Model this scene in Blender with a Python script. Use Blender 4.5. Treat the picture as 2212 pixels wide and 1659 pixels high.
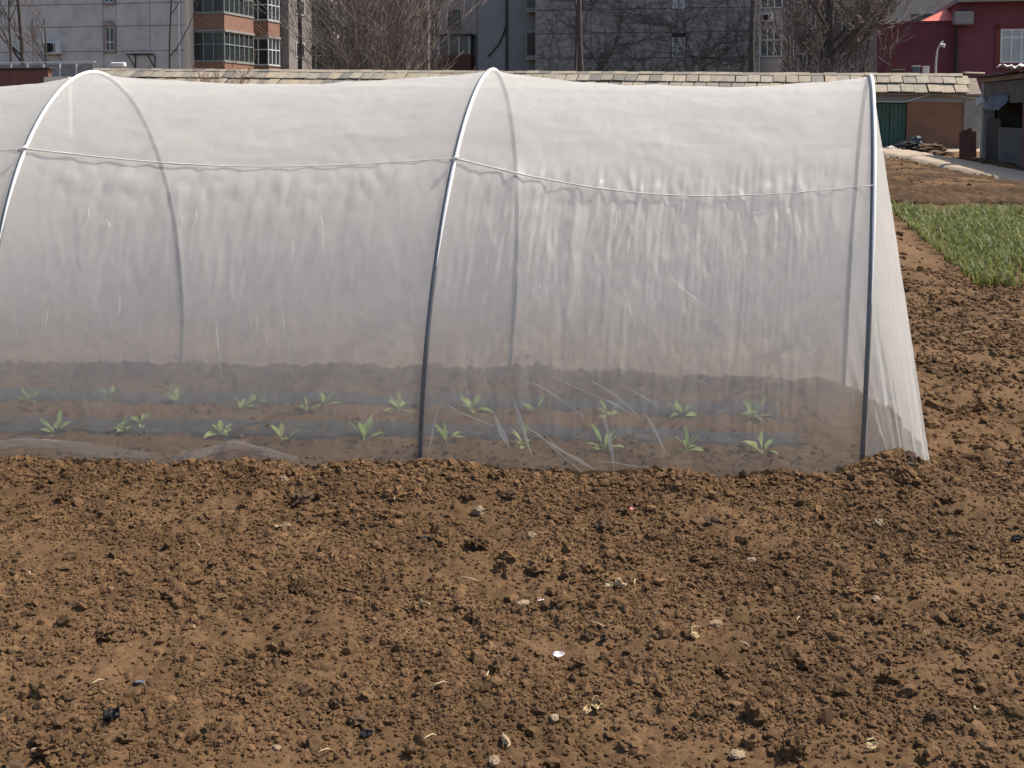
import bpy, bmesh, math, random
import numpy as np
from mathutils import Vector, Matrix, Euler
R = math.radians
random.seed(7)
rng = np.random.default_rng(7)
scene = bpy.context.scene
for o in list(bpy.data.objects):
    bpy.data.objects.remove(o)

# ------------------------------------------------------------------ camera
F = 2600.0            # focal length in units of a 2212-wide picture
CH = 1.55             # eye height
PITCH = R(3.0)
Y0 = 243.0 + F * math.tan(PITCH)
cam_d = bpy.data.cameras.new('camera')
cam = bpy.data.objects.new('camera', cam_d)
scene.collection.objects.link(cam)
cam.location = (0, 0, CH)
cam.rotation_euler = (math.pi / 2 - PITCH, 0, 0)
cam_d.sensor_fit = 'HORIZONTAL'
cam_d.sensor_width = 36.0
cam_d.lens = 36.0 * F / 2212.0
cam_d.shift_y = -(829.5 - Y0) / 2212.0
cam_d.clip_end = 600
scene.camera = cam

# ------------------------------------------------------------------ light
SUN_AZ = R(14)        # to the right of the view and a little beyond
SUN_EL = R(54)
sd = Vector((math.cos(SUN_AZ) * math.cos(SUN_EL), math.sin(SUN_AZ) * math.cos(SUN_EL), math.sin(SUN_EL)))
world = bpy.data.worlds.new('World')
scene.world = world
world.use_nodes = True
nt = world.node_tree
sky = nt.nodes.new('ShaderNodeTexSky')
sky.sky_type = 'NISHITA'
sky.sun_disc = False
sky.sun_elevation = SUN_EL
sky.sun_rotation = math.pi / 2 - SUN_AZ
sky.dust_density = 2.0
sky.air_density = 1.0
bgn = nt.nodes['Background']
bgn.inputs['Strength'].default_value = 0.145
nt.links.new(sky.outputs[0], bgn.inputs['Color'])
sun_d = bpy.data.lights.new('sun', 'SUN')
sun_d.energy = 5.0
sun_d.angle = R(0.6)
sun_d.color = (1.0, 0.93, 0.83)
sun = bpy.data.objects.new('sun', sun_d)
scene.collection.objects.link(sun)
sun.rotation_euler = sd.to_track_quat('Z', 'Y').to_euler()
scene.view_settings.view_transform = 'Standard'
scene.view_settings.look = 'None'
scene.view_settings.exposure = 0.4
scene.view_settings.gamma = 1.0
scene.render.engine = 'CYCLES'
scene.cycles.transparent_max_bounces = 24
scene.cycles.max_bounces = 6
scene.cycles.diffuse_bounces = 3

# ------------------------------------------------------------------ helpers
def ray(x, y):
    xc = (x - 1106.0) / F
    yc = (Y0 - y) / F
    c, s = math.cos(PITCH), math.sin(PITCH)
    return Vector((xc, c + yc * s, -s + yc * c))
def at(x, y, D):
    d = ray(x, y)
    return Vector((0, 0, CH)) + d * (D / d.y)
def gnd(x, y, z=0.0):
    d = ray(x, y)
    return Vector((0, 0, CH)) + d * ((z - CH) / d.z)

coll = scene.collection
def link(o):
    coll.objects.link(o); return o
def tag(o, label, cat, group=None):
    o['label'] = label; o['category'] = cat
    if group: o['group'] = group
    return o
def struct(o):
    o['kind'] = 'structure'; return o
def stuff(o):
    o['kind'] = 'stuff'; return o
def empty(name, loc=(0, 0, 0), rz=0.0):
    o = bpy.data.objects.new(name, None); link(o)
    o.location = loc; o.rotation_euler = (0, 0, rz); o.empty_display_size = 0.2
    return o

class MB:
    def __init__(s): s.v = []; s.f = []
    def add(s, vs, fs):
        b = len(s.v); s.v += [tuple(p) for p in vs]; s.f += [tuple(b + i for i in f) for f in fs]; return s
    def box(s, x0, x1, y0, y1, z0, z1):
        vs = [(x0,y0,z0),(x1,y0,z0),(x1,y1,z0),(x0,y1,z0),(x0,y0,z1),(x1,y0,z1),(x1,y1,z1),(x0,y1,z1)]
        return s.add(vs, [(0,3,2,1),(4,5,6,7),(0,1,5,4),(1,2,6,5),(2,3,7,6),(3,0,4,7)])
    def bbox(s, x0, x1, y0, y1, z0, z1, b=0.02):
        """box with chamfered top and side edges"""
        bm = bmesh.new()
        bmesh.ops.create_cube(bm, size=1)
        for v in bm.verts:
            v.co = Vector((x0 + (v.co.x + .5) * (x1 - x0), y0 + (v.co.y + .5) * (y1 - y0), z0 + (v.co.z + .5) * (z1 - z0)))
        bmesh.ops.bevel(bm, geom=bm.edges[:], offset=b, segments=1, affect='EDGES')
        bm.verts.index_update()
        s.add([v.co.copy() for v in bm.verts], [[v.index for v in f.verts] for f in bm.faces]); bm.free(); return s
    def tube(s, pts, rad, n=8, cap=True):
        pts = [Vector(p) for p in pts]
        if not hasattr(rad, '__len__'): rad = [rad] * len(pts)
        rings = []; ref = None
        for i, p in enumerate(pts):
            t = (pts[min(i + 1, len(pts) - 1)] - pts[max(i - 1, 0)])
            if t.length < 1e-9: t = Vector((0, 0, 1))
            t.normalize()
            if ref is None:
                ref = Vector((0, 0, 1)) if abs(t.z) < .9 else Vector((1, 0, 0))
            a = (ref - t * ref.dot(t))
            if a.length < 1e-6: a = t.orthogonal()
            a.normalize(); ref = a; b = t.cross(a)
            rings.append([p + (a * math.cos(2*math.pi*k/n) + b * math.sin(2*math.pi*k/n)) * rad[i] for k in range(n)])
        base = len(s.v)
        for r_ in rings: s.v += [tuple(q) for q in r_]
        for i in range(len(rings) - 1):
            for k in range(n):
                s.f.append((base+i*n+k, base+i*n+(k+1)%n, base+(i+1)*n+(k+1)%n, base+(i+1)*n+k))
        if cap:
            s.f.append(tuple(base + k for k in range(n))[::-1])
            s.f.append(tuple(base + (len(rings)-1)*n + k for k in range(n)))
        return s
    def mesh(s, name, mat=None, smooth=False):
        m = bpy.data.meshes.new(name)
        m.from_pydata(s.v, [], s.f)
        if mat: m.materials.append(mat)
        if smooth: m.polygons.foreach_set('use_smooth', [True] * len(m.polygons))
        m.update(); return m
    def build(s, name, mat, parent=None, smooth=False):
        o = bpy.data.objects.new(name, s.mesh(name, mat, smooth)); link(o)
        if parent: o.parent = parent
        return o

def obj(name, mesh, parent=None):
    o = bpy.data.objects.new(name, mesh); link(o)
    if parent: o.parent = parent
    return o

def grid_mesh(name, P, mat, smooth=True):
    """P: (n,m,3) numpy array"""
    n, m = P.shape[:2]
    me = bpy.data.meshes.new(name)
    me.vertices.add(n * m); me.vertices.foreach_set('co', P.reshape(-1).astype(np.float32))
    i = np.arange(n - 1)[:, None] * m + np.arange(m - 1)[None, :]
    q = np.stack([i, i + 1, i + m + 1, i + m], -1).reshape(-1, 4)
    me.loops.add(q.size); me.loops.foreach_set('vertex_index', q.reshape(-1).astype(np.int32))
    me.polygons.add(len(q))
    me.polygons.foreach_set('loop_start', np.arange(0, q.size, 4, dtype=np.int32))
    me.polygons.foreach_set('loop_total', np.full(len(q), 4, dtype=np.int32))
    if smooth: me.polygons.foreach_set('use_smooth', np.ones(len(q), dtype=bool))
    me.materials.append(mat); me.update(calc_edges=True); me.validate()
    return me

# numpy gradient noise
_perm = np.random.default_rng(11).permutation(512).astype(np.int64)
_ga = np.random.default_rng(12).uniform(0, 2*np.pi, 512)
_gx, _gy = np.cos(_ga), np.sin(_ga)
def pn(x, y, seed=0):
    x = np.asarray(x, float) + seed * 17.31; y = np.asarray(y, float) - seed * 9.77
    xi = np.floor(x).astype(np.int64); yi = np.floor(y).astype(np.int64)
    xf = x - xi; yf = y - yi
    u = xf*xf*xf*(xf*(xf*6-15)+10); v = yf*yf*yf*(yf*(yf*6-15)+10)
    def g(ix, iy, dx, dy):
        h = _perm[(_perm[ix & 511] + iy + seed * 31) & 511]
        return _gx[h]*dx + _gy[h]*dy
    a = g(xi, yi, xf, yf); b = g(xi+1, yi, xf-1, yf)
    c = g(xi, yi+1, xf, yf-1); d = g(xi+1, yi+1, xf-1, yf-1)
    return (a + (b-a)*u + (c-a)*v + (a-b-c+d)*u*v) * 1.5
def fbm(x, y, oct=4, seed=0, gain=.5):
    s = 0; a = 1
    for k in range(oct):
        s = s + a * pn(x * 2**k, y * 2**k, seed + k); a *= gain
    return s

# ------------------------------------------------------------------ materials
def mat(name, col, rough=.85, metal=0, spec=.3):
    m = bpy.data.materials.new(name); m.use_nodes = True
    b = m.node_tree.nodes['Principled BSDF']
    b.inputs['Base Color'].default_value = (*col, 1)
    b.inputs['Roughness'].default_value = rough
    b.inputs['Metallic'].default_value = metal
    b.inputs['Specular IOR Level'].default_value = spec
    return m
def N(m, t, **kw):
    n = m.node_tree.nodes.new(t)
    for k, v in kw.items():
        if k in n.inputs: n.inputs[k].default_value = v
        else: setattr(n, k, v)
    return n
def L(m, a, b): m.node_tree.links.new(a, b)
def ramp(m, fac, stops, interp='LINEAR'):
    r = m.node_tree.nodes.new('ShaderNodeValToRGB'); r.color_ramp.interpolation = interp
    while len(r.color_ramp.elements) < len(stops): r.color_ramp.elements.new(.5)
    for e, (p, c) in zip(r.color_ramp.elements, stops):
        e.position = p; e.color = (*c, 1) if len(c) == 3 else c
    L(m, fac, r.inputs['Fac']); return r.outputs['Color']
def mixc(m, fac, a, b, mode='MIX'):
    x = m.node_tree.nodes.new('ShaderNodeMix'); x.data_type = 'RGBA'; x.blend_type = mode
    if isinstance(fac, (int, float)): x.inputs[0].default_value = fac
    else: L(m, fac, x.inputs[0])
    for s, v in ((6, a), (7, b)):
        if isinstance(v, tuple): x.inputs[s].default_value = (*v, 1)
        else: L(m, v, x.inputs[s])
    return x.outputs[2]
def noisemat(name, c1, c2, scale=3, detail=6, rough=.9, bump=.2, bscale=None, coord='Object', c3=None, stretch=(1,1,1), spec=.2, bdist=.02):
    m = mat(name, c1, rough, spec=spec)
    b = m.node_tree.nodes['Principled BSDF']
    tc = N(m, 'ShaderNodeTexCoord')
    mp = N(m, 'ShaderNodeMapping'); mp.inputs['Scale'].default_value = stretch
    L(m, tc.outputs[coord], mp.inputs['Vector'])
    n1 = N(m, 'ShaderNodeTexNoise', Scale=scale, Detail=detail, Roughness=.65)
    L(m, mp.outputs[0], n1.inputs['Vector'])
    stops = [(.3, c1), (.7, c2)] if c3 is None else [(.28, c1), (.5, c2), (.72, c3)]
    col = ramp(m, n1.outputs['Fac'], stops)
    L(m, col, b.inputs['Base Color'])
    if bump:
        n2 = N(m, 'ShaderNodeTexNoise', Scale=bscale or scale * 6, Detail=5, Roughness=.7)
        L(m, mp.outputs[0], n2.inputs['Vector'])
        bp = N(m, 'ShaderNodeBump', Strength=bump, Distance=bdist)
        L(m, n2.outputs['Fac'], bp.inputs['Height']); L(m, bp.outputs[0], b.inputs['Normal'])
    return m

def soil_material(name, dry, mid, moist, bump=1.0, perobj=False):
    m = mat(name, mid, .95, spec=.12)
    b = m.node_tree.nodes['Principled BSDF']
    g = N(m, 'ShaderNodeNewGeometry')
    big = N(m, 'ShaderNodeTexNoise', Scale=1.9, Detail=5, Roughness=.6)
    med = N(m, 'ShaderNodeTexNoise', Scale=17, Detail=5, Roughness=.7)
    fin = N(m, 'ShaderNodeTexNoise', Scale=95, Detail=6, Roughness=.72)
    for n in (big, med, fin): L(m, g.outputs['Position'], n.inputs['Vector'])
    a = ramp(m, big.outputs['Fac'], [(.32, moist), (.5, mid), (.66, dry)])
    bb = ramp(m, med.outputs['Fac'], [(.34, moist), (.52, mid), (.68, dry)])
    c = mixc(m, .55, a, bb)
    f = ramp(m, fin.outputs['Fac'], [(.28, (.62, .6, .58)), (.5, (1, 1, 1)), (.72, (1.22, 1.2, 1.16))])
    c = mixc(m, 1.0, c, f, 'MULTIPLY')
    if perobj:
        oi = N(m, 'ShaderNodeObjectInfo')
        v = ramp(m, oi.outputs['Random'], [(0, (.66, .66, .68)), (.45, (.95, .95, .95)), (.9, (1.12, 1.1, 1.07)), (1, (1.35, 1.36, 1.36))])
        c = mixc(m, 1.0, c, v, 'MULTIPLY')
    L(m, c, b.inputs['Base Color'])
    if bump:
        n2 = N(m, 'ShaderNodeTexNoise', Scale=210, Detail=4, Roughness=.7)
        L(m, g.outputs['Position'], n2.inputs['Vector'])
        bp = N(m, 'ShaderNodeBump', Strength=bump, Distance=.006)
        L(m, n2.outputs['Fac'], bp.inputs['Height']); L(m, bp.outputs[0], b.inputs['Normal'])
    return m

DRY, MID, MOIST = (.184, .110, .056), (.134, .078, .039), (.074, .043, .021)
M = {}
M['soil'] = soil_material('soil', DRY, MID, MOIST)
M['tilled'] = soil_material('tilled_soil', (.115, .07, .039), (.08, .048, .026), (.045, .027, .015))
M['clod'] = soil_material('clod_soil', DRY, MID, MOIST, .7, True)
M['stone'] = noisemat('pale_stone', (.21, .145, .092), (.31, .225, .15), 30, 4, .9, .3, 120)
M['darkclod'] = noisemat('dark_clod', (.085, .054, .034), (.15, .095, .058), 40, 4, .95, .6, 160)
M['path'] = noisemat('path_dirt', (.30, .235, .165), (.40, .32, .235), 1.2, 7, .95, .3, 14)
M['steel'] = noisemat('galvanised_steel', (.10, .105, .11), (.17, .175, .18), 60, 3, .42, 0)
M['steel'].node_tree.nodes['Principled BSDF'].inputs['Metallic'].default_value = .25
M['steel'].node_tree.nodes['Principled BSDF'].inputs['Specular IOR Level'].default_value = .5
M['film'] = noisemat('mulch_film', (.035, .033, .033), (.075, .07, .067), 14, 5, .75, .5, 30, spec=.12, bdist=.01)
M['blackpl'] = noisemat('black_plastic', (.010, .010, .012), (.022, .023, .027), 20, 3, .6, .3, 60, spec=.2)
M['greypl'] = noisemat('grey_blue_plastic', (.13, .16, .18), (.2, .23, .25), 20, 3, .45, .3, 60, spec=.5)
M['paper'] = noisemat('white_scrap', (.75, .70, .70), (.85, .80, .80), 40, 3, .7, 0)
M['pink'] = noisemat('pink_scrap', (.75, .32, .30), (.8, .45, .4), 40, 3, .7, 0)
M['straw'] = noisemat('dry_straw', (.38, .29, .17), (.52, .42, .26), 60, 3, .8, .2, 200)
M['dryleaf'] = noisemat('dry_leaf', (.36, .26, .14), (.54, .42, .25), 50, 4, .8, .3, 200)

def net_material(name, dens, col=(.96, .94, .895), vary=.04, low=None, iso=.5):
    m = bpy.data.materials.new(name); m.use_nodes = True
    t = m.node_tree; t.nodes.clear()
    out = t.nodes.new('ShaderNodeOutputMaterial')
    tr = t.nodes.new('ShaderNodeBsdfTransparent')
    di = t.nodes.new('ShaderNodeBsdfDiffuse'); di.inputs['Color'].default_value = (*col, 1)
    tl = t.nodes.new('ShaderNodeBsdfTranslucent'); tl.inputs['Color'].default_value = (*col, 1)
    mx = t.nodes.new('ShaderNodeMixShader'); mx.inputs[0].default_value = .45
    m2 = t.nodes.new('ShaderNodeMixShader')
    tc = t.nodes.new('ShaderNodeTexCoord')
    n1 = t.nodes.new('ShaderNodeTexNoise'); n1.inputs['Scale'].default_value = 7; n1.inputs['Detail'].default_value = 7
    t.links.new(tc.outputs['Object'], n1.inputs['Vector'])
    mr = t.nodes.new('ShaderNodeMapRange')
    mr.inputs['From Min'].default_value = .25; mr.inputs['From Max'].default_value = .75
    mr.inputs['To Min'].default_value = dens - vary; mr.inputs['To Max'].default_value = dens + vary
    t.links.new(n1.outputs['Fac'], mr.inputs['Value'])
    mp = t.nodes.new('ShaderNodeMapping'); mp.inputs['Scale'].default_value = (11, 11, 1.1)
    n2 = t.nodes.new('ShaderNodeTexNoise'); n2.inputs['Scale'].default_value = 1.6; n2.inputs['Detail'].default_value = 5; n2.inputs['Distortion'].default_value = .8
    t.links.new(tc.outputs['Object'], mp.inputs['Vector']); t.links.new(mp.outputs[0], n2.inputs['Vector'])
    m3 = t.nodes.new('ShaderNodeMapRange')
    m3.inputs['From Min'].default_value = .35; m3.inputs['From Max'].default_value = .75
    m3.inputs['To Min'].default_value = -.01; m3.inputs['To Max'].default_value = .04
    t.links.new(n2.outputs['Fac'], m3.inputs['Value'])
    ad = t.nodes.new('ShaderNodeMath'); ad.operation = 'ADD'
    t.links.new(mr.outputs[0], ad.inputs[0]); t.links.new(m3.outputs[0], ad.inputs[1])
    dn = ad.outputs[0]
    if low is not None:      # view-angle look put into the opacity: thinner at the foot, denser above
        sp = t.nodes.new('ShaderNodeSeparateXYZ'); t.links.new(tc.outputs['Object'], sp.inputs[0])
        mz = t.nodes.new('ShaderNodeMapRange'); mz.interpolation_type = 'SMOOTHSTEP'
        mz.inputs['From Min'].default_value = .05; mz.inputs['From Max'].default_value = .62
        mz.inputs['To Min'].default_value = low / dens; mz.inputs['To Max'].default_value = 1.0
        t.links.new(sp.outputs['Z'], mz.inputs['Value'])
        ml = t.nodes.new('ShaderNodeMath'); ml.operation = 'MULTIPLY'
        t.links.new(dn, ml.inputs[0]); t.links.new(mz.outputs[0], ml.inputs[1]); dn = ml.outputs[0]
    t.links.new(dn, m2.inputs[0])
    t.links.new(di.outputs[0], mx.inputs[1]); t.links.new(tl.outputs[0], mx.inputs[2])
    # round threads finer than a pixel: their surfaces face every way
    ge = t.nodes.new('ShaderNodeNewGeometry')
    sc = t.nodes.new('ShaderNodeVectorMath'); sc.operation = 'SCALE'; sc.inputs['Scale'].default_value = 5000
    t.links.new(ge.outputs['Position'], sc.inputs[0])
    wn = t.nodes.new('ShaderNodeTexWhiteNoise'); wn.noise_dimensions = '3D'; t.links.new(sc.outputs[0], wn.inputs['Vector'])
    sb = t.nodes.new('ShaderNodeVectorMath'); sb.operation = 'SUBTRACT'; sb.inputs[1].default_value = (.5, .5, .5)
    t.links.new(wn.outputs['Color'], sb.inputs[0])
    nm = t.nodes.new('ShaderNodeVectorMath'); nm.operation = 'NORMALIZE'; t.links.new(sb.outputs[0], nm.inputs[0])
    d2 = t.nodes.new('ShaderNodeBsdfDiffuse'); d2.inputs['Color'].default_value = (*col, 1); t.links.new(nm.outputs[0], d2.inputs['Normal'])
    t2 = t.nodes.new('ShaderNodeBsdfTranslucent'); t2.inputs['Color'].default_value = (*col, 1); t.links.new(nm.outputs[0], t2.inputs['Normal'])
    x2 = t.nodes.new('ShaderNodeMixShader'); x2.inputs[0].default_value = .5
    t.links.new(d2.outputs[0], x2.inputs[1]); t.links.new(t2.outputs[0], x2.inputs[2])
    x3 = t.nodes.new('ShaderNodeMixShader'); x3.inputs[0].default_value = iso
    t.links.new(mx.outputs[0], x3.inputs[1]); t.links.new(x2.outputs[0], x3.inputs[2])
    gl_ = t.nodes.new('ShaderNodeBsdfGlossy'); gl_.inputs['Roughness'].default_value = .3; gl_.inputs['Color'].default_value = (.9, .9, .9, 1)
    x4 = t.nodes.new('ShaderNodeMixShader'); x4.inputs[0].default_value = .05
    t.links.new(x3.outputs[0], x4.inputs[1]); t.links.new(gl_.outputs[0], x4.inputs[2])
    t.links.new(tr.outputs[0], m2.inputs[1]); t.links.new(x4.outputs[0], m2.inputs[2])
    t.links.new(m2.outputs[0], out.inputs['Surface'])
    return m
M['net'] = net_material('insect_net', .63, low=.2)
M['netend'] = net_material('insect_net_end', .62, low=.46)
M['netfold'] = net_material('insect_net_fold', .36, (.97, .96, .94), .1, iso=.3)
M['netskirt'] = net_material('insect_net_slack', .15, (.93, .92, .90), .08)
M['sleeve'] = noisemat('white_net_binding', (.74, .74, .72), (.84, .84, .82), 40, 3, .8, 0)
M['rope'] = noisemat('white_cord', (.58, .57, .54), (.70, .69, .66), 40, 3, .8, 0)

def leaf_material(name, c1, c2, tl=.35):
    m = noisemat(name, c1, c2, 25, 4, .55, .15, 80, spec=.35)
    t = m.node_tree; b = t.nodes['Principled BSDF']; out = t.nodes['Material Output']
    x = t.nodes.new('ShaderNodeBsdfTranslucent'); x.inputs['Color'].default_value = (*[min(1, c * 1.5) for c in c2], 1)
    mx = t.nodes.new('ShaderNodeMixShader'); mx.inputs[0].default_value = tl
    t.links.new(b.outputs[0], mx.inputs[1]); t.links.new(x.outputs[0], mx.inputs[2]); t.links.new(mx.outputs[0], out.inputs['Surface'])
    return m
M['leaf'] = leaf_material('seedling_leaf', (.21, .31, .085), (.36, .45, .17))
def _leafvar(m):
    t = m.node_tree; b = t.nodes['Principled BSDF']; src = b.inputs['Base Color'].links[0].from_socket
    oi = N(m, 'ShaderNodeObjectInfo')
    v = ramp(m, oi.outputs['Random'], [(0, (.75, .8, .7)), (.5, (1, 1, 1)), (.85, (1.35, 1.15, 1.1)), (1, (1.7, 1.3, 1.5))])
    L(m, mixc(m, 1, src, v, 'MULTIPLY'), b.inputs['Base Color'])
_leafvar(M['leaf'])
M['crop'] = leaf_material('crop_blade', (.07, .098, .022), (.155, .168, .045), .3)
M['bark'] = noisemat('dark_bark', (.06, .052, .046), (.12, .10, .088), 6, 5, .95, .5, 30)
M['twig'] = noisemat('twig_bark', (.13, .105, .09), (.24, .20, .175), 6, 3, .95, 0)
M['redtwig'] = noisemat('red_twig_bark', (.16, .085, .05), (.24, .14, .085), 6, 3, .95, 0)
M['panel'] = noisemat('stained_concrete_panel', (.34, .32, .29), (.50, .475, .435), .9, 8, .92, .12, 5, c3=(.58, .55, .505))
M['greyren'] = noisemat('grey_green_render', (.185, .195, .19), (.225, .235, .23), .6, 6, .9, .1, 6)
M['ivywall'] = noisemat('rough_stained_wall', (.13, .127, .118), (.25, .243, .222), 2.6, 8, .95, .5, 7, c3=(.37, .36, .33), stretch=(.7, .7, 1.5), bdist=.06)
M['brownwall'] = noisemat('brown_grey_render', (.19, .165, .15), (.25, .22, .2), .7, 6, .92, .1, 6)
M['palewall'] = noisemat('pale_warm_render', (.32, .29, .26), (.42, .385, .35), .8, 7, .92, .1, 6)
M['cream'] = noisemat('cream_plaster', (.55, .50, .42), (.68, .62, .53), 1.5, 6, .9, .1, 9)
M['brick'] = noisemat('orange_brick', (.19, .105, .075), (.30, .175, .125), 5, 6, .92, .3, 20)
M['darkbrick'] = noisemat('dark_red_brick', (.12, .055, .045), (.18, .085, .065), 4, 6, .92, .3, 16)
M['redwall'] = noisemat('crimson_render', (.14, .046, .058), (.185, .065, .078), .6, 6, .9, .08, 6)
M['redroof'] = noisemat('red_sheet_roof', (.62, .13, .09), (.72, .18, .13), 1, 4, .6, .05, 8)
M['maroon'] = noisemat('maroon_surround', (.15, .04, .035), (.2, .055, .045), 2, 4, .85, .05, 8)
M['glass'] = mat('dark_glass', (.03, .035, .038), .12, spec=.5)
M['paleglass'] = noisemat('curtained_glass', (.30, .33, .32), (.42, .44, .42), 1.5, 4, .3, 0, spec=.5)
M['wframe'] = noisemat('white_window_frame', (.55, .56, .55), (.68, .68, .66), 3, 3, .6, 0)
M['dframe'] = noisemat('green_grey_frame', (.16, .19, .17), (.26, .29, .26), 3, 3, .7, 0)
M['metal'] = noisemat('dark_rusty_metal', (.03, .026, .024), (.07, .055, .05), 8, 4, .7, .1, 30)
M['acw'] = noisemat('off_white_casing', (.5, .49, .47), (.62, .61, .58), 4, 4, .6, 0)
M['concrete'] = noisemat('old_concrete', (.20, .19, .175), (.30, .285, .265), 2, 7, .92, .2, 14)
M['ochre'] = noisemat('ochre_orange_render', (.19, .098, .06), (.26, .14, .09), 1.6, 7, .92, .15, 10)
M['green_door'] = noisemat('green_door_paint', (.045, .085, .065), (.07, .12, .09), 2.2, 6, .75, .05, 9, stretch=(3, 3, .6))
M['shed'] = noisemat('dark_weathered_render', (.075, .068, .06), (.14, .128, .115), 1.6, 7, .95, .2, 10)
M['tarp'] = noisemat('blue_grey_tarp', (.06, .07, .085), (.12, .135, .15), 2, 6, .6, .5, 6, spec=.4)
M['wood'] = noisemat('weathered_wood', (.16, .13, .1), (.26, .21, .17), 3, 6, .9, .3, 20, stretch=(6, 1, 1))
M['void'] = mat('dark_interior', (.012, .011, .01), .95)

def slab_material():
    m = noisemat('roof_slab_stone', (.5, .5, .5), (.5, .5, .5), 4, 6, .92, .35, 22)
    b = m.node_tree.nodes['Principled BSDF']
    oi = N(m, 'ShaderNodeObjectInfo')
    c = ramp(m, oi.outputs['Random'], [(0, (.17, .155, .135)), (.2, (.24, .212, .175)), (.42, (.29, .25, .19)), (.62, (.33, .28, .205)), (.78, (.31, .272, .22)), (.9, (.36, .295, .21)), (1, (.27, .245, .215))])
    tc = N(m, 'ShaderNodeTexCoord')
    n1 = N(m, 'ShaderNodeTexNoise', Scale=5, Detail=7, Roughness=.7)
    L(m, tc.outputs['Object'], n1.inputs['Vector'])
    f = ramp(m, n1.outputs['Fac'], [(.3, (.72, .71, .7)), (.65, (1.1, 1.1, 1.1))])
    L(m, mixc(m, 1, c, f, 'MULTIPLY'), b.inputs['Base Color'])
    return m
M['slab'] = slab_material()
M['surround'] = noisemat('faded_pink_surround', (.26, .19, .17), (.34, .25, .22), 4, 5, .9, .1)
# ------------------------------------------------------------------ ground
PHI = R(12.5)
EW = Vector((math.cos(PHI), -math.sin(PHI), 0)); ED = Vector((math.sin(PHI), math.cos(PHI), 0))
# hoop feet (near, far), apex height and lean along the tunnel
HOOPS = []
for (nx, ny), (fx, fy), H_, lean in (((-20, 1003), (393, 810), 1.753, 0.0), ((905, 1015), (1100, 820), 1.762, .065), ((1860, 1033), (1822, 850), 1.722, .036)):
    HOOPS.append((gnd(nx, ny), gnd(fx, fy), H_, lean))
h0n = HOOPS[0][0] * 2 - HOOPS[1][0]; h0f = HOOPS[0][1] * 2 - HOOPS[1][1]
HOOPS.insert(0, (h0n, h0f, 1.75, 0.0))
NX = [h[0].x for h in HOOPS]; NY = [h[0].y for h in HOOPS]
FX = [h[1].x for h in HOOPS]; FY = [h[1].y for h in HOOPS]
def near_y(x): return np.interp(x, NX, NY)
def far_y(x): return np.interp(x, FX, FY)
def sstep(a, b, x):
    t = np.clip((x - a) / (b - a), 0, 1); return t*t*(3-2*t)
CROP0 = gnd(2112, 632); 
ENDX = HOOPS[3][0].x
pa, pb = gnd(2212, 394, .0), gnd(1985, 343, .15)
pdir = Vector((pb.x - pa.x, pb.y - pa.y, 0)).normalized()
pnrm = Vector((pdir.y, -pdir.x, 0))
PATH = (pa, pdir, pnrm)
def height(x, y, fine=True):
    x = np.asarray(x, float); y = np.asarray(y, float)
    ny, fy = near_y(x), far_y(x)
    z = .02 * fbm(x * .9, y * .9, 3, 3) + .009 * fbm(x * 1.3, y * 6.5, 2, 5)
    z = z + .016 * fbm(x * 3.1, y * 3.1, 3, 8)
    t = ny - y                                     # distance in front of the tunnel's near side
    on = sstep(ENDX + .55, ENDX + .2, x)
    crest = .05 * (1 + .55 * pn(x * 3.3, x * 0 + 4.4, 21)) * np.exp(-((t - .15) / np.where(t > .15, .30, .10)) ** 2)
    z = z + crest * on
    z = z + .08 * np.exp(-(((x - 1.60) / .15) ** 2 + ((y - 4.98) / .12) ** 2))
    ins = sstep(.0, .1, -t) * sstep(0, .1, fy - y) * on
    z = z * (1 - ins) + ins * (.012 * fbm(x * 2.2, y * 2.2, 3, 31) + .006 * fbm(x * 9, y * 9, 2, 32))
    for c_ in (.34, .68):
        yc = ny + (fy - ny) * c_
        z = z + .014 * ins * np.exp(-((y - yc) / .16) ** 2)
    z = z + on * .085 * (1 + .35 * pn(x * 3.7, x * 0 + 1.7, 23)) * np.exp(-((y - fy + .10) / .12) ** 2)
    xe = ENDX + .22 + (y - 5.1) * .2
    z = z + .035 * np.exp(-((x - xe) / .16) ** 2) * sstep(4.9, 5.2, y) * sstep(7.0, 6.6, y)
    # plot frame
    dw = (x - CROP0.x) * EW.x + (y - CROP0.y) * EW.y
    dd = (x - CROP0.x) * ED.x + (y - CROP0.y) * ED.y
    z = z + .15 * np.exp(-((dw + .55) / .34) ** 2) * sstep(-1.2, .8, dd) * sstep(9.5, 8.3, dd) * (1 + .3 * pn(x, y, 40))
    z = z + .07 * np.exp(-((dd + .35) / .3) ** 2) * sstep(-.6, .3, dw)
    pd = np.abs((x - PATH[0].x) * PATH[2].x + (y - PATH[0].y) * PATH[2].y - 1.1)
    fur = sstep(9.2, 10.5, dd) * sstep(1.5, 2.6, pd)
    z = z + fur * .11 * (np.sin(dd * 2 * math.pi / 2.4 + .6 * pn(x * .3, y * .3, 41)) + .5 * pn(x * .9, y * 2.4, 42)) * sstep(33, 28, dd)
    z = z + .16 * sstep(24, 42, y) + .45 * sstep(12, -16, x) * sstep(30, 50, y)
    if fine:
        near = sstep(11, 7, y)
        z = z + near * (.012 * fbm(x * 8, y * 9, 3, 50) + .0115 * (np.abs(pn(x * 19, y * 19, 55)) - .2) + .0042 * pn(x * 42, y * 42, 57) + .0022 * pn(x * 85, y * 85, 58))
        z = z + (1 - near) * .03 * fbm(x * 2.5, y * 2.5, 3, 60) * sstep(60, 40, y) * (.25 + .75 * sstep(1.4, 2.4, pd))
    return z
def hz(x, y): return float(height(np.array([x]), np.array([y]))[0])
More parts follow.
